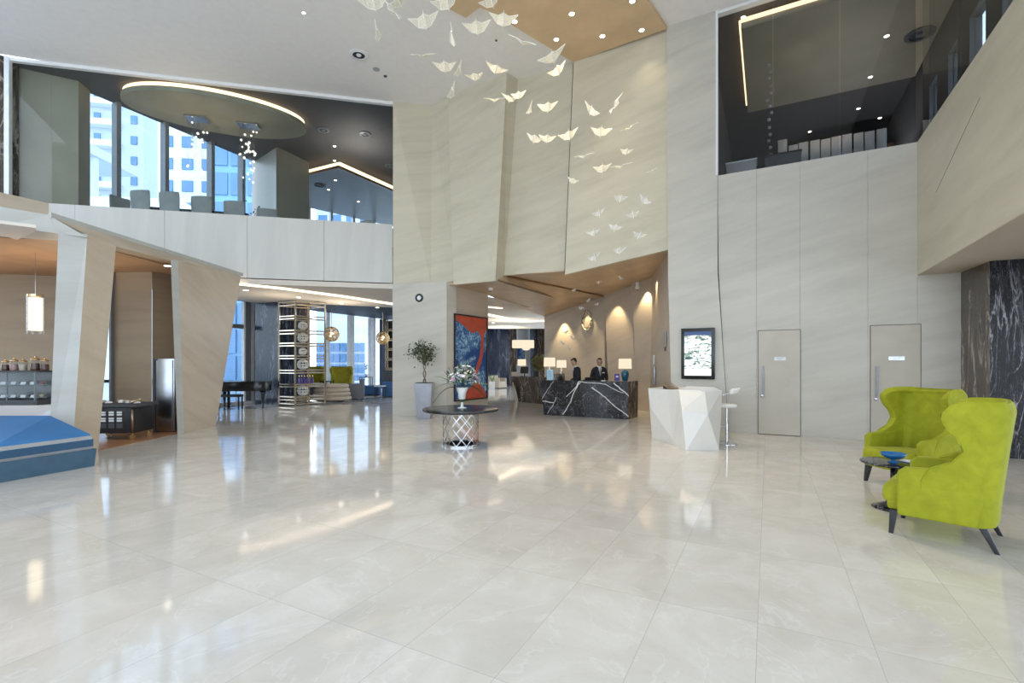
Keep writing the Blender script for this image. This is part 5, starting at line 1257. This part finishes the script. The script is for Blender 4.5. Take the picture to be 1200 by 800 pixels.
m = MB(); m.box((0,-.305,.37), (cwx,.008,.55)); m.build('front_glass', 'glass_clear', t)
def jar(label, loc, fill, k=1):
    t = thing('glass_jar', label, 'jar', loc, 0, 'glass jars on the pastry display'); t.scale = (k,)*3
    m = MB(); m.lathe([(0,.004), (.062,.004), (.066,.02), (.066,.13), (0,.135)], 16); m.build('filling', fill, t, smooth='auto')
    m = MB(); m.lathe([(0,0), (.072,0), (.076,.02), (.076,.17), (.06,.19), (.06,.195)], 16); m.build('glass_body', 'glass_clear', t, smooth=True)
    m = MB(); m.lathe([(.066,.19), (.068,.205), (.03,.225), (.012,.235), (.02,.25), (.0,.262)], 16); m.build('lid', 'gold', t, smooth=True)
for i, (x, f_, k, lab) in enumerate(((-.06,'jar_brown',.9,'brown filled gold lidded jar at the frame edge'), (.12,'jar_pink',1,'pink filled gold lidded jar, wide one'), (.30,'linen_beige',.95,'pale biscuit filled gold lidded jar'), (.55,'jar_brown',1.15,'tallest gold lidded jar, dark red brown filling'), (.74,'jar_brown',1,'gold lidded jar nearest the stone pillar'))):
    jar(lab+' on the pastry display', (cs.x+x, cs.y, .76+.68), f_, k)
rc = random.Random(4)
for z, nm in ((.133,'bottom'), (.393,'upper')):
    for i in range(5):
        x = -.10+i*.2
        t = thing('pastry_plate', 'white price card and pastry, number %s from the frame edge on the %s display shelf' % (('first','second','third','fourth','fifth')[i], nm), 'pastry', (cs.x+x, cs.y-.02, .76+z), 0, 'pastries in the display')
        m = MB(); m.lathe([(0,0), (.07,0), (.085,.01), (0,.012)], 14); m.build('plate', 'petal_white', t)
        m = MB(); m.ball((0,0,.04), .05, 8, (1,.8,.7)); m.build('pastry', ('jar_brown','linen_beige','jar_pink')[(i+(z > .3))%3], t, smooth=True)
        m = MB(); m.box((.02,-.2,.04), (.10,.006,.06), rot=Euler((-.4,0,0))); m.build('price_card', 'paper', t)
# cafe cart
cc = UZ(131,9.95,0)
t = thing('serving_cart', 'dark wheeled serving cart with white cards on its front, behind the cafe pillar', 'cart', tuple(cc), .10)
m = MB(); m.box((0,.25,.42), (.92,.62,.54)); m.build('cabinet', 'black_matte', t, bevel=.01)
m = MB(); m.box((0,.25,.72), (1.10,.74,.06)); m.build('top_rail', 'charcoal', t, bevel=.015)
m = MB(); 
for r in range(3):
    for c in range(4): m.box((-.27+c*.155, -.066, .56-r*.125), (.12,.012,.10))
m.build('card_holders', 'charcoal', t)
m = MB()
for r in range(2):
    for c in range(4):
        for q in range(2): m.box((-.27+c*.155, -.075, .583-r*.125-q*.047), (.095,.008,.036))
m.build('white_cards', 'paper', t)
for x in (-.40,.40):
    for y in (.0,.5):
        m = MB(); m.lathe([(.0,-.02), (.05,-.02), (.055,0), (.05,.02), (0,.02)], 16); o = m.build('wheel', 'gold', t); o.rotation_euler = (PI/2, 0, .3); o.location = (x, y, .066)
        m = MB(); m.tube([(x,y,.07), (x,y,.16)], .014, 6); m.build('caster_stem', 'gold', t)
for x in (.44,): 
    m = MB(); m.tube([(x,-.07,.16), (x,-.07,.69)], .02, 8); m.build('corner_post', 'bronze', t, smooth=True)
rc = random.Random(8)
for i in range(9):
    p = cc+Vector((-.38+.1*i, .18+rc.uniform(-.06,.15), .762))
    t = thing('bread_roll' if i % 2 else 'folded_napkin', ('golden crusty roll' if i % 2 else 'folded white napkin')+' on the serving cart top, '+('first','second','third','fourth','fifth','sixth','seventh','eighth','last')[i]+' from the pillar side', 'roll' if i % 2 else 'napkin', tuple(p), rc.uniform(0,3), 'items on the serving cart')
    m = MB()
    if i % 2: m.ball((0,0,.03), .05, 10, (1.4,.8,.6)); m.build('roll_body', 'linen_beige', t, smooth=True)
    else: m.hexa([(-.06,-.05,0), (.06,-.05,0), (.06,.05,0), (-.06,.05,0)], [(-.03,-.045,.05), (.06,-.045,.02), (.06,.045,.02), (-.03,.045,.05)]); m.build('napkin_cloth', 'petal_white', t)
m = MB(); m.tube([UZ(155,9.9,.79), UZ(160,9.85,.83), UZ(166,9.8,.86)], .018, 8); tag(m.build('wooden_tongs', 'gold'), 'pale tongs sticking out over the corner of the serving cart', 'tongs')
# stainless cabinet
fr = UZ(194.5,11.1,0)
t = thing('steel_cabinet', 'tall narrow stainless steel cabinet beside the leaning stone pillar', 'cabinet', tuple(fr), .05)
m = MB(); m.box((0,0.2,.86), (.44,.5,1.68)); m.build('body', 'steel', t, bevel=.01)
m = MB(); m.box((0,-.065,.86), (.38,.025,1.60)); m.build('door', 'steel', t, bevel=.004)
m = MB(); m.box((-.21,-.08,.86), (.03,.03,1.68)); m.build('edge_trim', 'charcoal', t)
m = MB(); m.box((0,.2,.01), (.40,.46,.02)); m.build('plinth', 'black_matte', t)
# crystal pendant
pp = UZ(41.5,9.2,2.2)
t = thing('pendant_lamp', 'glowing crystal cylinder pendant lamp hanging in the cafe', 'lamp', tuple(pp))
m = MB(); m.lathe([(0,.66), (.12,.66), (.12,.70), (0,.70)], 24); m.build('cap', 'gold', t)
m = MB()
for k in range(22):
    a = 2*PI*k/22; m.bar((.118*math.cos(a), .118*math.sin(a), .0-.05*(k%3 == 0)), (.118*math.cos(a), .118*math.sin(a), .66), .022, .008)
m.build('crystal_rods', 'glass_clear', t)
m = MB(); m.lathe([(0,.02), (.10,.02), (.10,.64), (0,.64)], 20); m.build('glowing_core', 'crystal_glow', t)
m = MB(); m.tube([(0,0,.70), (0,0,1.50)], .004, 5); m.build('cord', 'chrome', t)
uplight('pendant_light', pp+Vector((.0,-.3,.1)), 16.8, (1,.75,.45))
uplight('cafe_fill', (-9.3,10.0,2.7), 31.2, (1,.78,.52))  # added fill spots aimed at the cafe ceiling, no fixture there
uplight('cafe_fill', (-11.5,9.6,2.7), 24.0, (1,.78,.52))

# ================================================================== lounge furniture
# shelf frame wrapped round the column
sp_ = [UZ(327,18.1,0), UZ(346,17.7,0), UZ(381,18.45,0), UZ(362,18.85,0)]
o_ = sp_[1]
t = thing('shelf_frame', 'tall open champagne metal shelf frame beside the blue marble column', 'shelf', tuple(o_))
lv = [.08,.22,.34,.71,.80,1.22,1.32,1.76,1.86,2.23,2.33,2.68,2.80,3.23,3.33,3.73,3.85]
for p in sp_: m = MB(); q = p-o_; m.box((q.x,q.y,1.96), (.055,.055,3.86)); m.build('post', 'champagne', t)
for p, q in ((sp_[0],sp_[1]), (sp_[1],sp_[2]), (sp_[3],sp_[0]), (sp_[2],sp_[3])):
    for z in lv: m = MB(); m.bar(p-o_+Vector((0,0,z)), q-o_+Vector((0,0,z)), .03, .035); m.build('rail', 'champagne', t)
for fr_u in (.45,):
    p = sp_[1].lerp(sp_[2], fr_u)-o_; m = MB(); m.box((p.x,p.y,1.96), (.03,.03,3.8)); m.build('mid_post', 'bronze', t)
for i, z in enumerate((.34,.80,1.32,1.86,2.33,2.80,3.33)):
    m = MB(); a, b, c, d = [p-o_ for p in sp_]; mp, mq = b.lerp(c,.55), a.lerp(d,.9); m.prism([a.xy[:], b.xy[:], mp.xy[:], mq.xy[:]], z, z+.02); m.build('shelf_board', 'bronze', t)
k_ = 0
for z, lab, r in ((2.82,'uppermost',.16), (2.35,'second',.19), (1.88,'third, darker',.14), (1.34,'fourth',.20), (.36,'lowest',.20)):
    p = sp_[1].lerp(sp_[2], .22)+Vector((-.02,.12,z))
    t = thing('coral_sculpture', 'white knotted ball sculpture on the shelf frame, %s of its column' % lab, 'sculpture', tuple(p), 0, 'white sculptures on the shelf frame')
    m = MB()
    for q in range(5):
        ax = q*PI/5; pa = [Vector((r*.92*math.cos(a)*math.cos(ax), r*.92*math.cos(a)*math.sin(ax), r+r*.92*math.sin(a))) for a in [2*PI*i/16 for i in range(16)]]; m.tube(pa, .022, 6, True)
    for zz in (.5,1.0,1.5): rr = r*math.sqrt(max(.01,1-(zz-1)**2))*.95; m.tube([(rr*math.cos(2*PI*i/16), rr*math.sin(2*PI*i/16), r*zz) for i in range(16)], .022, 6, True)
    m.build('knotted_ball', 'sculpture_white', t, smooth=True)
for i in range(6):
    p = sp_[1].lerp(sp_[2], .1+.09*i)+Vector((-.03,.14,.823))
    t = thing('bottle', 'violet bottle on the shelf frame, %s from its front post' % ('first','second','third','fourth','fifth','sixth')[i], 'bottle', tuple(p), 0, 'violet bottles on the shelf frame')
    m = MB(); m.lathe([(0,0), (.035,0), (.037,.02), (.037,.16), (.014,.21), (.014,.27), (0,.27)], 12); m.build('glass_body', 'violet_bottle', t, smooth=True)
    m = MB(); m.lathe([(.0,.27), (.017,.27), (.017,.30), (0,.30)], 8); m.build('cap', 'gold', t)
# second shelf frame at the far right
q0_ = UZ(452.5,24.9,0); t = thing('shelf_frame', 'far pale grid shelf frame with black backing near the stone wall', 'shelf', tuple(q0_), 0)
m = MB(); m.box((.55,.2,1.9), (1.1,.04,3.7)); m.build('back_panel', 'black_matte', t)
m = MB()
for x in (0.02,.12,.52,.62,1.05): m.box((x,0,1.9), (.05,.3,3.8))
for i in range(8): m.box((.53,0,.25+i*.5), (1.06,.3,.05)); m.box((.53,0,.33+i*.5), (1.06,.3,.03))
m.build('grid', 'champagne', t)
# grand piano
g0 = UZ(287,17.3,0); t = thing('grand_piano', 'black grand piano with closed lid before the lounge windows', 'piano', tuple(g0), .12)
def pn(u): return u
pl_ = [(-1.15,-.72), (.55,-.72), (.80,-.60), (.93,-.35), (.93,-.05), (.75,.25), (.3,.42), (-.25,.55), (-.6,.72), (-1.15,.75)]
m = MB(); m.prism(pl_, .62, .92); m.build('case', 'black_gloss', t, bevel=.01)
m = MB(); m.prism([(x*1.01,y*1.01) for x, y in pl_], .92, .95); m.build('lid', 'black_gloss', t, bevel=.006)
m = MB(); m.box((-1.22,.0,.66), (.22,1.4,.10)); m.build('keyboard_shelf', 'black_gloss', t)
m = MB(); m.box((-1.24,.0,.715), (.12,1.2,.015)); m.build('keys', 'petal_white', t)
for x, y in ((-.95,-.58), (-.95,.58), (.72,-.30)):
    m = MB(); m.lathe([(.035,0), (.045,.03), (.035,.05), (.05,.25), (.075,.50), (.10,.63)], 10, (x,y,0)); m.build('leg', 'black_gloss', t, smooth=True)
m = MB(); m.box((-.55,0,.30), (.05,.12,.62)); m.box((-.5,0,.05), (.2,.3,.03)); m.build('pedal_lyre', 'black_gloss', t)
bp = UZ(268,16.6,0); t = thing('piano_bench', 'black piano bench in front of the grand piano', 'bench', tuple(bp), .12)
m = MB(); m.box((0,0,.47), (.85,.36,.08)); m.build('seat', 'black_matte', t, bevel=.015)
for x in (-.38,.38):
    for y in (-.14,.14): m = MB(); m.box((x,y,.215), (.04,.04,.43)); m.build('leg', 'black_matte', t)
# olive yellow wing chairs
w1 = thing('wing_armchair', 'olive yellow wing armchair facing the hall in front of the lounge window', 'armchair', tuple(UZ(400,22.0,.02)), math.radians(14), 'olive wing armchairs in the lounge'); wing_chair_parts(w1, 'olive_velvet', 'mullion_white', 1.12)
dup(w1, UZ(369,22.2,.02), math.radians(35), 'olive yellow wing armchair seen through the open shelf frame')
def sofa(name, label, cat, loc, rz, w, d, h, sh, fab, arms=True, back=True, tiers=1, group=None):
    t = thing(name, label, cat, loc, rz, group)
    m = MB(); m.box((0,0,sh*.35+.04), (w,d,sh*.7)); m.build('base', fab, t, bevel=.03, seg=3)
    m = MB(); m.box((0,-.03,sh*.88), (w-.16 if arms else w-.02,d-.1,sh*.32)); m.build('seat_cushion', fab, t, bevel=.04, seg=3)
    if back: m = MB(); m.box((0,d/2-.09,h*.55), (w,.18,h*.9)); m.build('backrest', fab, t, bevel=.05, seg=3)
    if arms:
        for s in (-1, 1): m = MB(); m.box((s*(w/2-.06),-.02,sh*.75+.04), (.13,d-.05,sh*1.35)); m.build('armrest', fab, t, bevel=.04, seg=3)
    for sx in (-1, 1):
        for sy in (-1, 1): m = MB(); m.box((sx*(w/2-.08),sy*(d/2-.08),.025), (.04,.04,.05)); m.build('leg', 'black_matte', t)
    return t
# beige channelled sofa and its grey neighbour
bz = UZ(389,19.75,.02); t = thing('sofa', 'beige curved sofa with horizontal channels beside the shelf frame', 'sofa', tuple(bz), .2)
for i in range(4):
    m = MB(); r = .62-.03*i; m.lathe([(0,0), (r-.05,0), (r,.04), (r,.12), (r-.05,.165), (0,.165)], 32, (0,0,.06+i*.165), 1.25, .7); m.build('channel', 'linen_beige', t, smooth=True)
m = MB(); m.box((0,0,.03), (.9,.5,.06)); m.build('plinth', 'black_matte', t)
sofa('armchair', 'grey lounge armchair seen behind the shelf frame rails', 'armchair', tuple(UZ(370,20.6,.02)), math.radians(190), .85, .8, .70, .42, 'grey_fabric')
sofa('armchair', 'dark grey low armchair nearest the polished floor edge', 'armchair', tuple(UZ(415,20.9,.02)), math.radians(-75), .85, .85, .88, .44, 'grey_fabric')
sofa('sofa', 'blue box sofa in the lounge behind the dark grey armchair', 'sofa', tuple(UZ(432,23.4,.02)), math.radians(-80), .9, 1.1, .50, .46, 'blue_fabric', False, True)
sofa('sofa', 'blue seat cut off by the stone wall corner', 'sofa', tuple(UZ(459,22.6,.02)), math.radians(-80), .9, .8, .60, .46, 'blue_fabric')
sofa('armchair', 'dark high armchair by the far grid shelf', 'armchair', tuple(UZ(456,24.0,.02)), math.radians(10), .6, .6, 1.2, .44, 'charcoal')
def low_table(label, loc, w, h, mt):
    t = thing('coffee_table', label, 'table', loc)
    m = MB(); m.box((0,0,h-.02), (w,w*.7,.04)); m.build('table_top', mt, t)
    for sx in (-1, 1):
        for sy in (-1, 1): m = MB(); m.box((sx*w*.45,sy*w*.3,h/2-.02), (.03,.03,h-.04)); m.build('leg', 'black_matte', t)
low_table('low dark table between the two olive wing armchairs', tuple(UZ(383,20.9,.02)), .5, .80, 'black_gloss')
low_table('small white topped table beside the blue box sofa', tuple(UZ(445.5,21.8,.02)), .45, .55, 'mullion_white')
low_table('tall dark table carrying a white flower by the lounge window', tuple(UZ(429,24.8,.02)), .6, .86, 'black_gloss')
t = thing('flower_vase', 'white orchid in a small pot on the dark table by the lounge window', 'flowers', tuple(UZ(429,24.7,.882)))
m = MB(); m.lathe([(0,0), (.07,0), (.09,.14), (.07,.14), (0,.10)], 12); m.build('pot', 'petal_white', t, smooth=True)
m = MB(); m.tube([(0,0,.1), (.03,0,.4), (-.05,0,.6)], .008, 5); m.build('stem', 'leaf', t)
m = MB()
for k in range(7): m.ball((-.06+.05*(k%3), .02*(k%2), .38+.06*k*.7), .045, 7, (1,.6,1))
m.build('blossoms', 'petal_white', t, smooth=True)
# globe pendants
def globe(label, px, py, d, ztop):
    p = U(px, py, d); t = thing('pendant_lamp', label, 'lamp', tuple(p), 0, 'globe pendants in the lounge')
    r = .30; m = MB()
    for q in range(9):
        ax = Vector((math.sin(q*1.9), math.cos(q*2.7), math.sin(q*.9+1))).normalized(); x = ax.orthogonal().normalized(); y = ax.cross(x)
        for off in (-.5, 0.2, .6):
            rr = math.sqrt(1-off*off)*r; m.tube([ax*off*r+(x*math.cos(2*PI*i/18)+y*math.sin(2*PI*i/18))*rr for i in range(18)], .012, 5, True)
    m.build('woven_globe', 'gold', t, smooth=True)
    m = MB(); m.ball((0,0,0), .10, 12); m.build('bulb', 'lamp_warm', t, smooth=True)
    m = MB(); m.tube([(0,0,r), (0,0,ztop-p.z)], .01, 5); m.build('cord', 'gold', t)
globe('golden woven globe pendant next to the shelf frame', 388.5, 391.5, 19.8, 4.02)
globe('golden woven globe pendant near the stone wall corner', 448.5, 396, 22.5, 4.02)
uplight('lounge_fill', UZ(400,18.5,3.0), 36.0, (1,.85,.65))  # two added upward spots brighten the lounge, hung on no fixture
uplight('lounge_fill', UZ(330,16.6,2.8), 30.0, (1,.85,.65))
uplight('hall_fill', UZ(598,24,2.9), 66.0, (1,.85,.65))  # added fill for the hall ceiling, floating free of any lamp
uplight('hall_fill', UZ(590,29,2.9), 108.0, (1,.85,.65))
# oval chandelier in the hall
p = UZ(613,24.5,2.35); t = thing('chandelier', 'glowing oval crystal drum chandelier above the brown desk', 'chandelier', tuple(p))
m = MB(); m.lathe([(.30,0), (.55,0), (.56,.02), (.56,.38), (.55,.40), (.30,.40), (.30,0)], 40, (0,0,0), 1, .6); m.build('crystal_drum', 'lamp_shade_glow', t, smooth='auto')
m = MB(); m.lathe([(0,-.12), (.15,-.10), (.22,0), (0,0)], 20, (.15,0,0), 1, .6); m.build('lower_tier', 'lamp_shade_glow', t, smooth=True)
for x in (-.3,.3): m = MB(); m.tube([(x,0,.4), (x,0,1.36)], .006, 5); m.build('cable', 'chrome', t)
# hall armchair, cushion & blue picture
sofa('armchair', 'striped beige armchair by the dark veined column at the end of the hall', 'armchair', tuple(UZ(583,30.5,0)), math.radians(60), .95, .8, .80, .42, 'linen_beige')
t = thing('potted_plant', 'small light green plant in a white cube pot at the end of the hall', 'plant', tuple(UZ(576.5,29.5,0)))
m = MB(); m.box((0,0,.22), (.34,.34,.44)); m.build('pot', 'petal_white', t)
m = MB()
for k in range(14): a = k*.9; m.poly([(0,0,.42), (.12*math.cos(a)+.03,.12*math.sin(a),.65), (.20*math.cos(a),.2*math.sin(a),.85+.03*(k%4)), (.12*math.cos(a)-.03,.12*math.sin(a)+.03,.65)])
m.build('leaves', 'leaf_light', t)
t = thing('painting', 'small blue painting on the white wall at the end of the hall', 'painting', tuple(UZ(610.5,35.9,1.7)))
m = MB(); m.box((0,-.02,.5), (.66,.04,1.45)); m.build('frame', 'bronze', t)
m = MB(); m.box((0,-.045,.5), (.58,.02,1.36)); m.build('canvas', 'canvas_blue', t)

# ================================================================== upper restaurant
def rest_chair():
    t = thing('dining_chair', 'x', 'chair', (0,0,0))
    rows = []
    for i, z in enumerate((.42,.6,.8,1.0,1.18,1.25)):
        w = (.25,.26,.275,.285,.285,.27)[i]; rows.append([(x*w, .22+.05*(z-.42)-.06*x*x*-1*0-.05*abs(x)**2, z) for x in (-1,-.6,-.2,.2,.6,1)])
    m = MB(); m.grid(rows); m.build('backrest', 'chair_grey', t, smooth=True, solid=.05, offset=0, bevel=.015)
    m = MB(); m.box((0,0,.45), (.52,.50,.10)); m.build('seat', 'chair_grey', t, bevel=.03)
    for sx in (-1, 1):
        for sy in (-1, 1): m = MB(); m.box((sx*.22,sy*.2,.21), (.035,.035,.42)); m.build('leg', 'black_matte', t)
    return t
rc0 = rest_chair(); gch = 'grey dining chairs behind the restaurant glass'
spots = [(146,14.6,70,'edge on, beside the first window mullion'), (171.5,14.35,176,'left of the row, backing onto the glass'), (204.5,14.45,180,'second from the olive wall side of the row'), (241,14.75,184,'third of the row, below the hanging bubbles'),
         (278,15.1,188,'fourth, half hidden by the sill'), (314,15.6,200,'low at the foot of the olive column')]
for i, (px, d, a, wh) in enumerate(spots):
    p = UZ(px, d, RF+ (0,.12,.08,.0,-.05,-.12)[i]); lab = 'grey upholstered dining chair '+wh
    p.z = RF
    if i == 0: rc0.location = p; rc0.rotation_euler = (0,0,math.radians(a)); rc0['label'] = lab; rc0['group'] = gch; rc0.scale = (1,1,1.08)
    else: dup(rc0, p, math.radians(a), lab, gch, (1.05,1.05,(1.07,1.08,1.07,1.05,1.03,.97)[i]))
t = thing('dining_table', 'dark long dining table behind the grey restaurant chairs', 'table', tuple(UZ(230,15.4,RF)), .25)
m = MB(); m.box((0,0,1.05), (3.2,.8,.05)); m.build('table_top', 'black_gloss', t)
for x in (-1.2,1.2): m = MB(); m.box((x,0,.5), (.1,.6,1.03)); m.build('leg', 'black_matte', t)
for i, (px, wh) in enumerate(((433,'nearer the chevron tip'), (446,'middle of three'), (459,'nearest the stone wall'))):
    dup(rc0, UZ(px,17.0+.5*i,RF), math.radians(170), 'pale grey restaurant chair under the chevron soffit, '+wh, gch, (.9,.9,1.0))
# bubble chandeliers
def bubbles(label, px, py, z, seed, n=26, w=.5, drop=1.6):
    p = CZ(px, py, z); t = thing('bubble_chandelier', label, 'chandelier', tuple(p)); rr = random.Random(seed)
    m = MB(); m.box((0,0,-.03), (.62,.42,.06), .2); m.build('mirror_plate', 'chrome', t)
    m1, m2 = MB(), MB()
    for i in range(n):
        x, y, zz = rr.uniform(-w/2,w/2), rr.uniform(-w/3,w/3), -rr.uniform(.22,drop); zz *= (.6 if i % 3 == 0 else 1)
        m1.ball((x,y,zz), rr.uniform(.028,.045), 8); m2.bar((x,y,zz), (x,y,-.05), .004)
    m1.build('glass_bubbles', 'bubble_glow', t, smooth=True, kind='stuff'); m2.build('wires', 'chrome', t)
bubbles('glowing bubble chandelier under the oval disc, nearer its middle', 231, 138, 9.455, 1, 26, .5, 1.9)
bubbles('glowing bubble chandelier under the oval disc, nearer the olive column', 291, 146, 9.455, 2, 30, .45, 2.0)
t = thing('leafy_plant', 'small dark leafy plant behind the last grey chair at the olive column', 'plant', tuple(UZ(303,15.9,RF)))
m = MB(); m.lathe([(0,0), (.14,0), (.18,.5), (0,.5)], 14); m.build('pot', 'black_matte', t)
m = MB(); rr = random.Random(2)
for i in range(120):
    c = Vector((rr.gauss(0,.13), rr.gauss(0,.13), .85+rr.gauss(0,.25))); d = Vector((rr.gauss(0,1), rr.gauss(0,1), rr.gauss(.5,1))).normalized(); x = d.orthogonal().normalized(); m.poly([c, c+d*.06+x*.025, c+d*.12, c+d*.06-x*.025])
m.build('foliage', 'leaf', t)
uplight('restaurant_fill', UZ(230,15.2,7.6), 48.0, (1,.8,.55))  # added upward fill pair for the dark restaurant, no lamp body
uplight('restaurant_fill', UZ(420,18.0,8.6), 84.0, (1,.9,.8))

# ================================================================== upper lounge behind the dark glass
tops = [(917,164), (929.5,170), (941.5,167), (955,164.5), (967.5,163), (980,160), (992.5,157.5), (1006,156), (1019,154), (1033,151)]
names = ['first from the stone pier side', 'second and lowest', 'third', 'fourth', 'fifth', 'sixth', 'seventh', 'eighth, under the brown recess', 'ninth', 'last and tallest, beside the window reflection']
dp = None
for i, (px, py) in enumerate(tops):
    a = a_of(px, 3.6); q = R(a, 3.6); zt_ = H+(HY-py)*q.y/F; wd_ = 10.8/F*q.y*1.02; lab = 'pale upright divider panel, '+names[i]+' of the row'; gg = 'pale divider panels behind the dark glass'
    t = thing('divider_panel', lab, 'panel', (q.x, q.y, UF), -TH, gg)
    m = MB(); m.box((0,0,(zt_-UF)/2+.03), (wd_*.86,.05,zt_-UF-.06)); m.build('panel_face', 'chair_pale', t, bevel=.008)
    m = MB(); m.box((0,0,.02), (wd_*.8,.2,.04)); m.build('foot', 'black_matte', t)
t = thing('service_cabinet', 'white box cabinet behind the dark glass near the stone pier', 'cabinet', R(a_of(869,.98), .98, UF), -TH)
m = MB(); m.box((0,0,.74), (.66,.45,1.48)); m.build('body', 'chair_pale', t, bevel=.01)
m = MB(); m.box((0,0,1.495), (.70,.48,.03)); m.build('top', 'white_paint', t)
t = thing('planter_box', 'dark panelled box behind the dark glass beside the white cabinet', 'cabinet', R(a_of(917,.98), .98, UF), -TH)
m = MB(); m.box((0,0,.76), (.75,.3,1.52)); m.build('body', 'charcoal', t, bevel=.01)
m = MB(); m.box((0,0,1.54), (.78,.33,.04)); m.build('top', 'black_gloss', t)
m = MB(); a0, b0 = 2.9, 7.0
m.prism([R(a0,b0)[:2], R(a0+1.7,b0)[:2], R(a0+1.7,b0+.3)[:2], R(a0,b0+.3)[:2]], 7.4, 8.6); struct('wall_recess', m, 'jar_brown')
# hanging bubble strand
p = CZ(902,52,9.41); t = thing('bubble_strand', 'slim vertical strand of glass balls hanging behind the dark glass', 'chandelier', tuple(p)); m = MB(); m2 = MB()
for i in range(14): m.ball((.03*math.sin(i*2.1),.03*math.cos(i*1.3),-.5-i*.17), .04, 8)
m.build('glass_balls', 'chair_pale', t, smooth=True, kind='stuff'); m2.bar((0,0,0), (0,0,-2.9), .005); m2.build('wire', 'chrome', t)
uplight('upper_fill', R(2.5,2.2,6.9), 60, (1,.85,.65))  # fill spots added to lift the dark upper lounge, no fixture
uplight('upper_fill', R(3.5,6,7.0), 72.0, (.9,.92,1))

# ================================================================== city outside
def tower(label, cx, cy, w, d, z0, z1, rz, wall, rows, cols, wmat, ww=.6, wh=.5, zstart=None, pitch=None, balcony=False):
    t = thing('building', label, 'building', (cx,cy,z0), rz); h = z1-z0
    m = MB(); m.box((0,d/2,h/2), (w,d,h)); m.build('wall', wall, t)
    zs = zstart or 2.0; pz = pitch or (h-zs-1)/rows
    for r in range(rows):
        for c in range(cols):
            x = -w/2+w*(c+.5)/cols; z = zs+pz*(r+.5)
            m = MB(); m.box((x,-.05,z), (w/cols*ww,.3,pz*wh)); m.build('window', wmat, t)
            if balcony and c < 2:
                m = MB(); m.box((x-.4,-.8,z-pz*.38), (w/cols*1.0,1.5,pz*.28)); m.build('balcony', 'tower_white', t)
    return t
def at(px, d): return ((px-600)/F*d, d)
tower('white tower with stacked balconies seen through the restaurant windows', *at(136,80), 8, 14, 0, 66, .2, 'tower_grey', 9, 3, 'tower_glass', .35, .4, 20, 3.4, True)
tower('pale slab tower beside the balcony tower', *at(166,97), 9, 16, 0, 85, .1, 'tower_white', 8, 1, 'tower_glass', .08, .5, 22, 3.6)
tower('white tower with rows of blue windows behind the bubble chandelier', *at(220,70), 8.2, 16, 0, 60, .1, 'tower_white', 9, 3, 'tower_glass', .55, .5, 16, 3.2)
tower('blue glass tower behind the olive column', *at(279,66), 6.6, 14, 0, 56, .1, 'tower_blue', 8, 3, 'tower_glass', .8, .75, 16, 4)
tower('low white building with small windows under the balcony tower', *at(118,46), 14, 12, 0, 17.5, .12, 'tower_white', 2, 6, 'tower_blue', .5, .42, 10.5, 3.1)
t = thing('roof_canopy', 'grey flat roof canopy on posts above the low white building', 'canopy', (*at(96,50), 18.5))
m = MB(); m.box((0,0,4.0), (7,6,.9)); m.build('roof', 'tower_grey', t)
for x in (-3,3): m = MB(); m.box((x,-2,1.7), (.5,.5,4.0)); m.build('post', 'tower_grey', t)
tower('pale tower with blue windows behind the second restaurant window', *at(403,75), 9, 14, 0, 60, -.1, 'tower_white', 6, 4, 'tower_glass', .6, .5, 22, 3.5)
tower('white office block with a blue window grid opposite the lounge', *at(399.5,52), 5.5, 5, -3, 4.3, -.1, 'tower_white', 5, 8, 'tower_glass', .8, .8, 1.1, 1.15)
tower('blue glass facade outside the window behind the piano', *at(262,40), 6.5, 10, 0, 7.2, .2, 'tower_blue', 3, 6, 'tower_glass', .8, .9, .1, 2.2)
